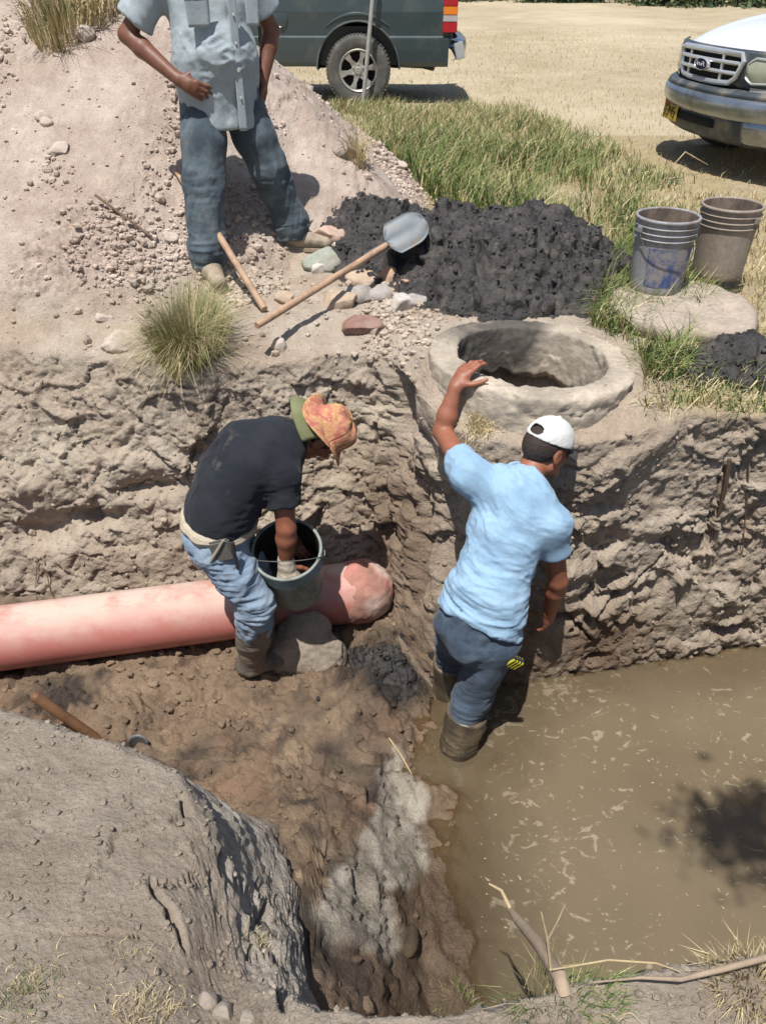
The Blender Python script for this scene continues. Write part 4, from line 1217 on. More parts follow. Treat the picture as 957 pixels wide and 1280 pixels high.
tag(link('long_grass', me, mat=M_GRASS), kind='stuff')
# grass round slab and ring, hanging over the wall edge
def patch(name, x0, x1, y0, y1, n, h0, h1, green, dens=1.0, lean=(.3, 1.4), seed=1, poly=None):
    xy = np.stack([R_.uniform(x0, x1, n), R_.uniform(y0, y1, n)], -1)
    c = fbm(np.stack([xy[:, 0]*4, xy[:, 1]*4, 0*xy[:, 0]+seed], -1).astype(np.float32), 3, seed)
    ok = R_.random(n) < dens*(.55+c*1.1)
    ok &= np.hypot(xy[:, 0]-RING_C[0], xy[:, 1]-RING_C[1]) > .50
    if poly is not None: ok &= poly(xy[:, 0], xy[:, 1])
    xy = xy[ok]; n = len(xy); z = zs(xy); k = z > -.3; xy = xy[k]; z = z[k]; n = len(xy)
    me = blades(name, np.column_stack([xy, z-.008]), R_.uniform(h0, h1, n), R_.uniform(0, 6.283, n), R_.uniform(*lean, n), R_.uniform(.0018, .004, n), gcol(n, green))
    o = link(name, me, mat=M_GRASS); tag(o, kind='stuff'); return o
edgeR = lambda x, y: y > np.interp(x, [1.0, 1.3, 1.6, 2.05], [3.02, 3.10, 3.06, 3.08])-.06
patch('slab_grass', 1.02, 1.75, 3.2, 5.1, 20000, .08, .26, .78, 1.1, seed=3, poly=lambda x, y: (x > 1.0+.30*(y-3.6)) & (x < 1.42+.45*(y-3.4)))
patch('dry_grass', 1.6, 3.2, 3.5, 6.4, 11000, .04, .15, .14, .75, seed=4)
patch('edge_grass', 1.12, 2.3, 3.02, 3.45, 3800, .04, .15, .6, .75, (.5, 1.9), seed=5, poly=edgeR)
patch('sparse_grass', .9, 1.3, 2.98, 3.5, 260, .04, .1, .25, .7, seed=6)
# stubble of the field
xy = np.stack([R_.uniform(-5, 16, 46000), 4.6+R_.random(46000)**1.7*20], -1)
ok = (xy[:, 0] < .60*xy[:, 1]+.6) & (xy[:, 0] > -.6*xy[:, 1]) & (hill(xy[:, 0], xy[:, 1]) < .02) & (xy[:, 0] > np.interp(xy[:, 1], [4.6, 6.5, 11, 12], [1.7, 2.3, .9, -6]))
xy = xy[ok]; n = len(xy)
me = blades('stubble', np.column_stack([xy, zs(xy)-.004]), R_.uniform(.03, .10, n), R_.uniform(0, 6.283, n), R_.uniform(.5, 1.7, n), R_.uniform(.0022, .005, n), STRAW[R_.integers(0, 3, n)]*R_.uniform(.72, 1.1, (n, 1)))
tag(link('stubble', me, mat=M_GRASS), kind='stuff')
# single tufts
def tuft(px, py, n, h, r, green, label, lean=1.0, wid=.0022, down=0.0, cat='grass tuft', name='grass_tuft'):
    c = onto(px, py); a = R_.uniform(0, 6.283, n); q = r*np.sqrt(R_.random(n))*(1 if lean < 1.6 else R_.uniform(.4, 1.5, n)); b = np.stack([np.cos(a)*q, np.sin(a)*q], -1)
    z = np.array([gz(float(c.x+i), float(c.y+j), c.z+.4) for i, j in b])-c.z; z = np.clip(z, -.15, .1)
    me = blades(name, np.column_stack([b, z-.01]), R_.uniform(.45, 1, n)*h, a+R_.normal(0, .5 if lean < 1.6 else 2.0, n), np.clip(R_.uniform(.1, 1, n)*lean*(.35+q/r), 0, 2.3), R_.uniform(.6, 1.3, n)*wid, gcol(n, green))
    o = link(name, me, mat=M_GRASS, loc=c); tag(o, label, cat); return o
tuft(238, 438, 2600, .38, .15, .38, 'bushy green and straw grass tuft on the edge of the bank', 1.35, .0015)
tuft(82, 34, 500, .42, .22, .2, 'dry yellow tuft on the top left of the spoil heap', 1.1, .004)
tuft(128, 12, 260, .34, .15, .15, 'second dry tuft on the heap top, right of the yellow one', 1.1, .004)
tuft(600, 535, 420, .09, .06, .0, 'wad of dry straw under the raised arm of the man in blue', 2.0, .002)
tuft(706, 515, 110, .10, .06, .05, 'thin dry straw wisps hanging on the front of the ring', 2.0, .0018)
tuft(640, 1246, 420, .085, .10, .75, 'low green grass clump on the near bank at the bottom, left one', 1.3, .0012)
tuft(705, 1240, 480, .09, .11, .8, 'thicker green grass clump on the near bank at the bottom beside the log', 1.3, .0012)
tuft(575, 1262, 240, .07, .08, .6, 'sparse grass at the bottom edge of the near bank', 1.4, .0011)
tuft(945, 1226, 420, .085, .09, .02, 'dry straw bush at the bottom right corner of the near bank', 1.4, .0018)
tuft(180, 1262, 320, .05, .08, .03, 'flattened dry grass on the near bank at the bottom left', 2.0, .0013)
tuft(170, 1188, 120, .035, .05, .05, 'tiny dry grass wisp on the grey near bank', 2.0, .0011)
tuft(320, 1175, 90, .05, .04, .05, 'tiny dry wisp near the right shoulder of the grey bank', 2.0, .0011)
tuft(445, 200, 160, .26, .06, .0, 'straw strand wisp beside the crumbling clod on the heap flank', 1.0, .003)
tuft(30, 1245, 260, .05, .08, .5, 'sparse low weeds at the bottom left corner of the bank', 1.6, .0013)

# twigs, logs, roots
def bark(name, pts, r, mat, label, cat): return bar(name, pts, r, mat, label, cat, 9)
l0 = P(700, 1222, z=-.125); l1 = P(637, 1136, z=-.42)
lg = empty('log', l0); tag(lg, 'grey broken branch lying from the near bank over the water', 'branch')
m = MB(); m.tube([Vector((.008, -.02, -.02)), Vector((0, 0, 0)), (l1-l0)*.4+Vector((.004, 0, .006)), (l1-l0)*.8, (l1-l0)], [.014, .0145, .014, .012, .007], 10); m.build('stem', M_STICK, lg)
m = MB(); m.tube([(l1-l0)*.97, (l1-l0)*1.0+Vector((-.02, .03, .03)), (l1-l0)+Vector((-.05, .045, .035))], [.005, .004, .002], 7); m.build('twig', M_TWIG, lg)
a = P(688, 1212, z=-.12)
tw = empty('twig', a); tag(tw, 'forked dry twig standing in the grass beside the grey branch', 'twig')
m = MB(); m.tube([(0, 0, 0), P(684, 1175, z=-.17)-a, P(676, 1140, z=-.22)-a], [.003, .0028, .0015], 6)
m.tube([P(684, 1175, z=-.17)-a, P(695, 1155, z=-.2)-a, P(706, 1130, z=-.24)-a], [.0026, .002, .001], 6); m.build('stem', M_TWIG, tw)
bark('dead_stick', [onto(486, 926, .02), onto(500, 948, .03), onto(515, 971, .012)], [.003, .0055, .002], M_TWIG, 'pale dry stick lying at the water edge below the man in blue', 'stick')
bark('root', [P(957+40, 1186, z=-.06), P(900, 1212, z=-.08), P(850, 1224, z=-.09), P(800, 1222, z=-.1), P(740, 1228, z=-.1)], [.007, .006, .005, .003, .0015], M_STICK, 'curved woody root lying along the near bank at the bottom right', 'root')
bark('root', [P(690, 1212, z=-.1), P(760, 1200, z=-.12), P(820, 1204, z=-.14), P(850, 1215, z=-.12)], [.0018, .0022, .0018, .001], M_TWIG, 'thin pale root strand above the curved woody root', 'root')
def wallroot(pts, r, label):
    return bark('root', [onto(a, b, 0)+Vector((0, -.012, .0)) for a, b in pts], r, M_ROOT, label, 'root')
wallroot([(910, 572), (905, 605), (897, 640), (886, 675)], [.010, .011, .009, .004], 'thick dark root hanging down the right pit wall')
wallroot([(934, 575), (932, 620), (928, 660), (926, 690)], [.004, .0035, .003, .002], 'thin root right of the thick one on the right pit wall')
wallroot([(50, 672), (48, 700), (46, 730), (47, 748)], [.002, .0025, .0025, .002], 'thin pale root hanging on the left pit wall above the pipe')
wallroot([(52, 672), (58, 705), (64, 735), (69, 748)], [.002, .0025, .0025, .002], 'second thin dark root beside the pale one above the pipe')
bark('twig', [onto(832, 232, .05), onto(850, 231, .06)], .008, M_STICK, 'short dark stick lying in the grass behind the left bucket', 'stick')
bark('twig', [P(826, 218, z=.02), P(843, 204, z=.10), P(856, 190, z=.17), P(868, 197, z=.15), P(884, 206, z=.08)], [.003, .0045, .006, .005, .003], M_TWIG, 'bent dry stalk in front of the white truck', 'stick')
# scrap of foil by the ring
m = MB(); c = onto(727, 518, .012); m.grid([[Vector((i*.009-.018, (j-2)*.003, (j-2)*.010+.006*math.sin(i*2+j))) for i in range(5)] for j in range(5)])
o = link('plastic_scrap', m.mesh('plastic_scrap', False), mat=plain('blue_white_plastic', srgb(150, 172, 206), .35, .4, 60), loc=c); tag(o, 'small blue and white plastic scrap on the soil under the ring', 'scrap')

# ------------------------------------------------------------------ bushes along the far field edge
def leafcloud(n, rx, ry, rz, size, cols, seed, stems=True):
    r = np.random.default_rng(seed); cen = r.normal(size=(26, 3)); cen /= np.linalg.norm(cen, axis=1, keepdims=True); cen *= r.uniform(.3, 1, (26, 1)); cen[:, 2] = np.abs(cen[:, 2])*1.0
    k = r.integers(0, 26, n); p = cen[k]+r.normal(size=(n, 3))*.17; p = p*np.array([rx, ry, rz]); p[:, 2] = np.maximum(p[:, 2], .02)
    u = r.normal(size=(n, 3)); u /= np.linalg.norm(u, axis=1, keepdims=True); w = np.cross(u, r.normal(size=(n, 3))); w /= np.linalg.norm(w, axis=1, keepdims=True)
    s = size*r.uniform(.6, 1.3, (n, 1)); V = np.stack([p-u*s, p+w*s*.45, p+u*s, p-w*s*.45], 1).reshape(-1, 3)
    F = np.arange(n*4).reshape(n, 4); me = mesh_np('foliage', V, F)
    c = cols[r.integers(0, len(cols), 26)][k]*r.uniform(.75, 1.2, (n, 1)); add_col(me, np.repeat(c, 4, 0)); return me
BC = np.array([srgb(70, 84, 56), srgb(86, 98, 66), srgb(58, 74, 48), srgb(104, 112, 76)])
protos = []
for k in range(3):
    b = empty('bush'); lf = leafcloud(5200, 2.2, 1.5, 2.4, .10, BC, 50+k); link('foliage', lf, b, M_GRASS)
    m = MB()
    for j in range(6): m.tube([(random.uniform(-.5, .5), random.uniform(-.3, .3), -.1), (random.uniform(-1, 1), random.uniform(-.6, .6), 1.0), (random.uniform(-1.6, 1.6), random.uniform(-.8, .8), 1.9)], [.06, .04, .015], 6)
    m.build('stem', M_STICK, b); protos.append(b)
bx = [(8, 41, 'dark bush at the far field edge behind the middle of the field'), (12.2, 39, 'bush at the far field edge right of the middle'), (16, 37.5, 'bush far behind the hood of the white truck'), (20.5, 37, 'bush at the far field edge beyond the white truck roof'),
      (3.6, 43, 'bush at the far field edge right of the dark truck'), (-1, 44, 'far bush straight behind the dark truck tail'), (-6, 44, 'far bush behind the dark truck cab'), (25, 38, 'far bush at the right end of the field'), (-12, 45, 'far bush at the left end of the field'), (18.2, 41, 'taller bush in the second row behind the white truck'), (10, 44, 'taller bush in the second row behind the middle of the field'), (5.6, 46, 'taller bush in the second row right of the dark truck')]
for i, (x, y, lab) in enumerate(bx):
    b = protos[i] if i < 3 else copy_tree(protos[i % 3])
    b.location = (x, y, 0); b.rotation_euler = (0, 0, i*1.3); s = 1.0+.12*((i*7) % 5); b.scale = (s, s, s); tag(b, lab, 'bush', 'bushes along the far field edge')

# ------------------------------------------------------------------ mesquite on the near bank whose bough shades the water
tr = empty('mesquite_tree', (2.2, -1.6, -.1)); tag(tr, 'mesquite tree on the near bank leaning out over the muddy water', 'tree')
m = MB(); m.tube([(0, 0, -.2), (.02, .05, 1.0), (-.1, .2, 2.2), (-.35, .6, 3.2), (-.7, 1.1, 3.8), (-1.25, 1.65, 4.05)], [.14, .12, .10, .075, .045, .015], 10)
m.tube([(-.1, .2, 2.2), (.25, .1, 3.2), (.6, .0, 4.0)], [.07, .05, .02], 8); m.tube([(-.35, .6, 3.2), (-.45, 1.1, 3.8), (-.5, 1.5, 4.2)], [.05, .035, .012], 8)
m.build('trunk', M_ROOT, tr)
lc = np.array([srgb(84, 100, 56), srgb(100, 112, 66)])
for nm, c, rs, n, sd in (('crown', (-1.15, 1.62, 4.0), (.62, .42, .40), 2300, 3), ('crown', (-.45, 1.15, 4.2), (.8, .7, .4), 5200, 4), ('crown', (.6, 0, 4.0), (.9, .9, .7), 2600, 6)):
    link(nm, leafcloud(n, *rs, .035, lc, sd), tr, M_GRASS, loc=c)

# ------------------------------------------------------------------ scum on the water, spilled slurry
def patches(name, items, mat, thick, seed):
    v = []; f = []; r = np.random.default_rng(seed)
    for (x, y, z, L, W, a) in items:
        n = 16; ph = r.uniform(0, 6.28, 4); b = len(v)
        v.append((x, y, z+thick))
        for ring, rr in ((0, .62), (1, 1.0)):
            for k in range(n):
                t = 2*math.pi*k/n; q = rr*(1+.20*math.sin(2*t+ph[0])+.15*math.sin(3*t+ph[1])+.10*math.sin(5*t+ph[2])+.07*math.sin(7*t+ph[3]))
                dx, dy = math.cos(t)*L*q, math.sin(t)*W*q
                v.append((x+dx*math.cos(a)-dy*math.sin(a), y+dx*math.sin(a)+dy*math.cos(a), z+(thick*.8 if ring == 0 else -.002)))
        f += [(b, b+1+k, b+1+(k+1) % n) for k in range(n)]
        for k in range(n):
            k2 = (k+1) % n; f += [(b+1+k, b+1+n+k, b+1+n+k2), (b+1+k, b+1+n+k2, b+1+k2)]
    return mesh_np(name, np.array(v), np.array(f))
it = []; rs_ = np.random.default_rng(12)
for k in range(260):
    c = P(rs_.uniform(600, 957), rs_.uniform(860, 1205), z=WATER_Z+.004)
    q = .0018+.004*rs_.random()**3; it.append((c.x, c.y, c.z, q*rs_.uniform(1, 2), q, rs_.uniform(0, 3)))
m_ = Mat('scum'); m_.color(m_.ramp(m_.noise(30, 5), [(.3, srgb(124, 111, 90)), (.7, srgb(145, 132, 110))])); m_.set(Roughness=.35); m_.bump(m_.noise(120, 3), .4, .004)
tag(link('scum', patches('scum', it, m_.m, .0005, 4), mat=m_.m), kind='stuff')
# ================================================================== people
def skin_mat(name, c):
    m = Mat(name); f = m.noise(30, 5, .6); f2 = m.noise(220, 3)
    m.color(m.ramp(f, [(.3, tuple(q*.82 for q in c)), (.7, tuple(q*1.12 for q in c))])); m.set(Roughness=.52); m.b.inputs['Subsurface Weight'].default_value = .06
    m.b.inputs['Subsurface Radius'].default_value = (.01, .004, .002); m.bump(f2, .25, .002); return m.m
SKIN1 = skin_mat('dark_tanned_skin', srgb(112, 72, 54)); SKIN2 = skin_mat('tanned_skin', srgb(146, 92, 70)); SKIN3 = skin_mat('brown_skin', srgb(138, 86, 64))
def cloth(name, c, c2, scale=7, weave=260, rough=.9, lo=.42, hi=.62, dirt=None, dlo=.58, dhi=.7, dscale=4):
    m = Mat(name); k = m.ramp(m.noise(scale, 6, .65), [(lo, 0.0), (hi, 1.0)])
    cc = m.mix(k, c, c2)
    if dirt is not None: cc = m.mix(m.ramp(m.noise(dscale, 7, .7), [(dlo, 0.0), (dhi, .75)]), cc, dirt)
    cc = m.mix(1.0, cc, m.ramp(m.noise(weave, 2), [(.3, .88), (.7, 1.1)]), 'MULTIPLY')
    m.color(cc); m.set(Roughness=rough); m.b.inputs['Specular IOR Level'].default_value = .2
    m.b.inputs['Sheen Weight'].default_value = .08
    m.bump(m.noise(weave, 2), .25, .002, m.bump(m.noise(28, 4), .25, .008)); return m.m
C_BLUE = cloth('light_blue_jersey', srgb(136, 166, 190), srgb(148, 177, 200), dirt=srgb(150, 158, 160), dlo=.62, dhi=.8)
C_BLACK = cloth('faded_black_jersey', srgb(33, 36, 42), srgb(42, 44, 50), dirt=srgb(112, 104, 96), dlo=.60, dhi=.78, dscale=5)
C_SHIRT = cloth('pale_work_shirt', srgb(146, 157, 162), srgb(160, 170, 174), dirt=srgb(160, 160, 152))
C_JEAN1 = cloth('grey_jeans', srgb(66, 76, 84), srgb(92, 102, 108), scale=9, dirt=srgb(128, 124, 116), dlo=.60, dhi=.76, dscale=5)
C_JEAN2 = cloth('light_jeans', srgb(124, 142, 160), srgb(146, 160, 174), scale=8, dirt=srgb(154, 150, 142), dlo=.62, dhi=.8)
C_JEAN3 = cloth('mid_jeans', srgb(60, 72, 87), srgb(84, 98, 113), scale=8, dirt=srgb(112, 102, 90), dlo=.60, dhi=.75)
C_BOOT = plain('muddy_rubber', srgb(92, 86, 78), .6, .25, 10, bump=.3, bscale=40, dirt=srgb(118, 106, 92), dscale=9, damt=(.45, .6))
C_BOOTW = plain('wet_muddy_rubber', srgb(74, 67, 57), .4, .25, 10, bump=.3, bscale=40, dirt=srgb(110, 96, 76), dscale=9, damt=(.45, .6))
C_SHOE = plain('tan_work_shoe', srgb(150, 136, 118), .85, .25, 22, bump=.5, dirt=srgb(112, 100, 88))
C_HAIR = plain('short_dark_hair', srgb(52, 40, 33), .7, .35, 90, bump=.8, bscale=300)
C_CAP = cloth('white_cap_cloth', srgb(206, 206, 202), srgb(188, 188, 184), dirt=srgb(150, 142, 130), dlo=.6, dhi=.75)
C_BILL = cloth('dark_bill_cloth', srgb(44, 44, 46), srgb(60, 60, 62))
C_OLIVE = cloth('olive_cloth', srgb(110, 114, 78), srgb(122, 124, 90))
C_BELT = plain('pale_belt', srgb(172, 160, 140), .8, .2, 20, bump=.4, bscale=80)
M_EYE = plain('eye', srgb(210, 204, 196), .2, .05)
V3 = lambda *a: np.array(a, float)

def thick_sheet(name, rows, mat, parent, t=.003, sub=1):
    m = MB(); m.grid(rows); o = link(name, m.mesh(name), parent, mat)
    if sub: s = o.modifiers.new('round', 'SUBSURF'); s.levels = sub; s.render_levels = sub
    d = o.modifiers.new('thick', 'SOLIDIFY'); d.thickness = t; d.offset = 0; return o

# ---------------------------------------------------------------- man in blue, standing in the water
def man_blue():
    root = empty('person', (.33, 2.42, WATER_Z)); tag(root, 'man in light blue shirt and white cap standing in water, reaching to the concrete ring', 'person')
    loc = -np.array(root.location)
    neck = V3(.575, 2.72, -.235); chest = V3(.515, 2.62, -.43); waist = V3(.43, 2.49, -.66); pelv = V3(.395, 2.45, -.80)
    shL = V3(.345, 2.70, -.205); shR = V3(.685, 2.60, -.385)
    elL = V3(.255, 2.98, -.165); haL = V3(.318, 3.045, .065)
    elR = V3(.755, 2.62, -.70); wrR = V3(.765, 2.70, -.955)
    hipL = V3(.325, 2.50, -.82); hipR = V3(.475, 2.42, -.86)
    knR = V3(.395, 2.42, -1.22); anR = V3(.325, 2.36, -1.66)
    knL = V3(.335, 2.70, -1.18); anL = V3(.33, 2.74, -1.66)
    hc = V3(.668, 2.80, -.145); hup = nrm((.22, .18, .95)); hfw = nrm((.78, .42, -.45))
    # body: one continuous figure
    S = Solid((.05, 2.1, -1.8), (1.05, 3.4, .18), .0055)
    S.chain([pelv, waist, chest, (chest+neck)/2], [.115, .105, .115, .10], .04, shR-shL, [1.3, 1.25, 1.3, 1.2])
    S.limb((chest+neck)/2, shL, .075, .058, .05); S.limb((chest+neck)/2, shR, .075, .058, .05)
    S.chain([shL, elL], [.050, .040], .03); wl = elL+(haL-elL)*.80
    S.chain([elL, elL+(haL-elL)*.3, wl], [.041, .043, .027], .015)
    S.chain([shR, elR], [.050, .041], .03); S.chain([elR, elR+(wrR-elR)*.3, wrR], [.042, .044, .028], .015)
    hand(S, wl, (.45, .45, .60), (-.42, -.40, .72), (.70, -.70, -.05), curl=(.42, .5, .55, .62), th=(.55, .35), size=1.08)
    hand(S, wrR, (.08, .22, -.97), (.75, -.6, 0), (-.5, .5, .3), curl=(.25, .3, .35, .4), size=1.0)
    S.limb(neck-V3(.01, .01, .02), hc-hup*.06-hfw*.02, .060, .056, .03)
    head(S, hc, hup, hfw)
    S.chain([hipL, knL, anL], [.085, .06, .045], .03); S.chain([hipR, knR, anR], [.085, .06, .045], .03)
    link('body', S.mesh(2), root, SKIN2, loc=loc)
    # shirt
    S = Solid((.1, 2.15, -1.05), (.95, 3.1, -.02), .0065)
    hem = V3(.405, 2.455, -.81)
    S.chain([hem-nrm(neck-pelv)*.04, hem+(waist-hem)*.4, waist, chest, chest+(neck-chest)*.55], [.156, .146, .131, .126, .114], .05, shR-shL, [1.2, 1.18, 1.14, 1.24, 1.25])
    S.limb(chest+(neck-chest)*.6, neck-V3(0, .01, .015), .10, .072, .05)
    S.limb(chest+(neck-chest)*.55, shL, .105, .072, .06); S.limb(chest+(neck-chest)*.55, shR, .105, .074, .06)
    S.limb(shL, shL+(elL-shL)*.42, .074, .066, .03); S.limb(shR, shR+(elR-shR)*.50, .076, .070, .03)
    cL = shL+(elL-shL)*.42; S.cutplane(cL, elL-shL, .004, (cL+nrm(elL-shL)*.06, .11))
    cR = shR+(elR-shR)*.46; S.cutplane(cR, elR-shR, .004, (cR+nrm(elR-shR)*.06, .12))
    up = nrm(neck-pelv); S.cutplane(hem+up*.022, -up*1.0+V3(-.16, 0, 0), .006, (hem-up*.14, .30))
    hfold = nrm((.75, -.1, -.45))
    def extra(p, N):
        t = (p-hem)@up; r = ridged((p@np.stack([nrm((.3, 0, .95)), nrm((.9, .2, -.3)), V3(0, 1, 0)], 1)*V3(34, 7, 7)).astype(np.float32), 2, 44)
        return .012*np.clip(1-t/.34, 0, 1)*(r-.6)*2+.010*np.exp(-(t/.025)**2)*0
    o = link('shirt', S.mesh(2, folds(.013, 10, 3, hfold, extra)), root, C_BLUE, loc=loc)
    # collar
    m = MB(); rr = []
    for a in np.linspace(0, 2*np.pi, 30): rr.append(neck+V3(.004, .004, .012)+V3(math.cos(a)*.077, math.sin(a)*.070, -.018*math.cos(a)+.012*math.sin(a)))
    m.tube(rr, .0075, 8); m.build('collar', C_BLUE, root, loc=loc)
    # jeans
    S = Solid((.05, 2.2, -1.65), (.75, 2.85, -.66), .0065)
    S.chain([pelv+V3(.01, .0, .07), pelv, pelv-V3(0, 0, .04)], [.118, .128, .118], .03, shR-shL, [1.22, 1.25, 1.25])
    S.ball(pelv+V3(-.035, -.065, -.055), (.08, .068, .08), None, .04); S.ball(pelv+V3(.06, -.07, -.07), (.08, .068, .08), None, .04)
    S.chain([hipR, knR, V3(.368, 2.395, -1.34)], [.106, .080, .074], .035); S.chain([hipL, knL, knL+(anL-knL)*.25], [.104, .078, .074], .035)
    for a_, b_ in ((knR, anR), (knL, anL)): S.cutplane(a_+(b_-a_)*.22, b_-a_, .006, (a_+(b_-a_)*.5, .16))
    bt = V3(.352, 2.385, -1.34)
    link('jeans', S.mesh(2, folds(.013, 9, 23, (.6, .3, .1), lambda p, N: .006*np.exp(-((p[:, 2]+1.22)/.12)**2)*(ridged((p*V3(8, 8, 42)).astype(np.float32), 2, 8)-.6)*2)), root, C_JEAN3, loc=loc)
    # boots reaching out of the water
    for kn, an, t, sz in ((knR, anR, .18, 1), (knL, anL, .2, .95)):
        S = Solid(an-V3(.2, .2, .15), an+V3(.25, .25, .55), .007)
        a = kn+(an-kn)*t
        S.chain([a, a+(an-a)*.5, an], [.098*sz, .085*sz, .075*sz], .02); S.limb(an, an+V3(.04, .15, -.04), .07, .06, .03)
        S.cutplane(a+nrm(kn-an)*.004, kn-an, .006)
        link('boot', S.mesh(1, folds(.006, 14, 33, (1, .3, 0))), root, C_BOOTW, loc=loc)
    # hair
    rt = np.cross(hfw, hup); R = np.stack([rt, hfw, hup], 1)
    S = Solid(hc-.17, hc+.17, .005)
    S.ball(hc-hfw*.011+hup*.030, (.0805, .100, .093), R, .01); S.cutplane(hc+hfw*.055, hfw-hup*.1, .01); S.cutplane(hc-hup*.030, -hup+hfw*.45, .012)
    for sx in (-1, 1): S.ball(hc+rt*.09*sx+hfw*.01-hup*.01, (.03, .032, .045), R, .008, 'cut')
    link('hair', S.mesh(1, lambda p, N: .002*fbm(p*120, 2, 3)), root, C_HAIR, loc=loc)
    # cap: crown with the opening at the back, strap, bill
    cu = nrm(hup+hfw*.16); cf = nrm(hfw-cu*(hfw@cu)); cr = np.cross(cf, cu); R = np.stack([cr, cf, cu], 1); cc = hc+hup*.040+hfw*.002
    S = Solid(cc-.19, cc+.19, .0045)
    S.ball(cc, (.092, .112, .102), R, .005); S.ball(cc-cu*.004, (.086, .106, .096), R, .003, 'cut'); S.cutplane(cc+cu*.002, -cu, .003)
    S.limb(cc-cf*.112-cr*.022+cu*.040, cc-cf*.112+cr*.022+cu*.040, .024, .024, .004, op='cut')
    S.ball(cc+cu*.104, (.008, .008, .006), R, .003)
    link('cap', S.mesh(1, lambda p, N: .0015*fbm(p*25, 2, 3)), root, C_CAP, loc=loc)
    rows = []
    for i in range(7):
        u = i/6; rows.append([Vector(cc+cf*(.085+.085*u*(1-.25*v*v)-.03*v*v)+cr*(v*(.088-.012*u*u))+cu*(.004-.022*u-.030*v*v)) for v in np.linspace(-1, 1, 13)])
    thick_sheet('cap_bill', [[p+Vector(loc) for p in r_] for r_ in rows], C_BILL, root, .004)
    # striped glove cuff in the hip pocket
    g0 = V3(.545, 2.335, -.90); gd = nrm((.5, -.25, .75)); gs = nrm((.75, .1, -.5)); gl = empty('glove', g0+loc); gl.parent = root
    yl = plain('yellow_stripe', srgb(206, 200, 60), .7, .1); dk = plain('dark_glove', srgb(46, 46, 44), .8, .2)
    gn = np.cross(gs, gd); M3 = Matrix(np.stack([gs, gn, gd], 1).tolist())
    m = MB(); m.box((0, 0, 0), (.032, .013, .036), M3); o = m.build('cuff', dk, root, bevel=.006, loc=g0+loc)
    bpy.data.objects.remove(gl)
    for i in range(4):
        m = MB(); m.box(gs*(-.023+.0155*i), (.0048, .0150, .030), M3); m.build('stripe', yl, o, bevel=.002)
    # back pocket
    q = V3(.42, 2.305, -.88)
    return root
man_blue()

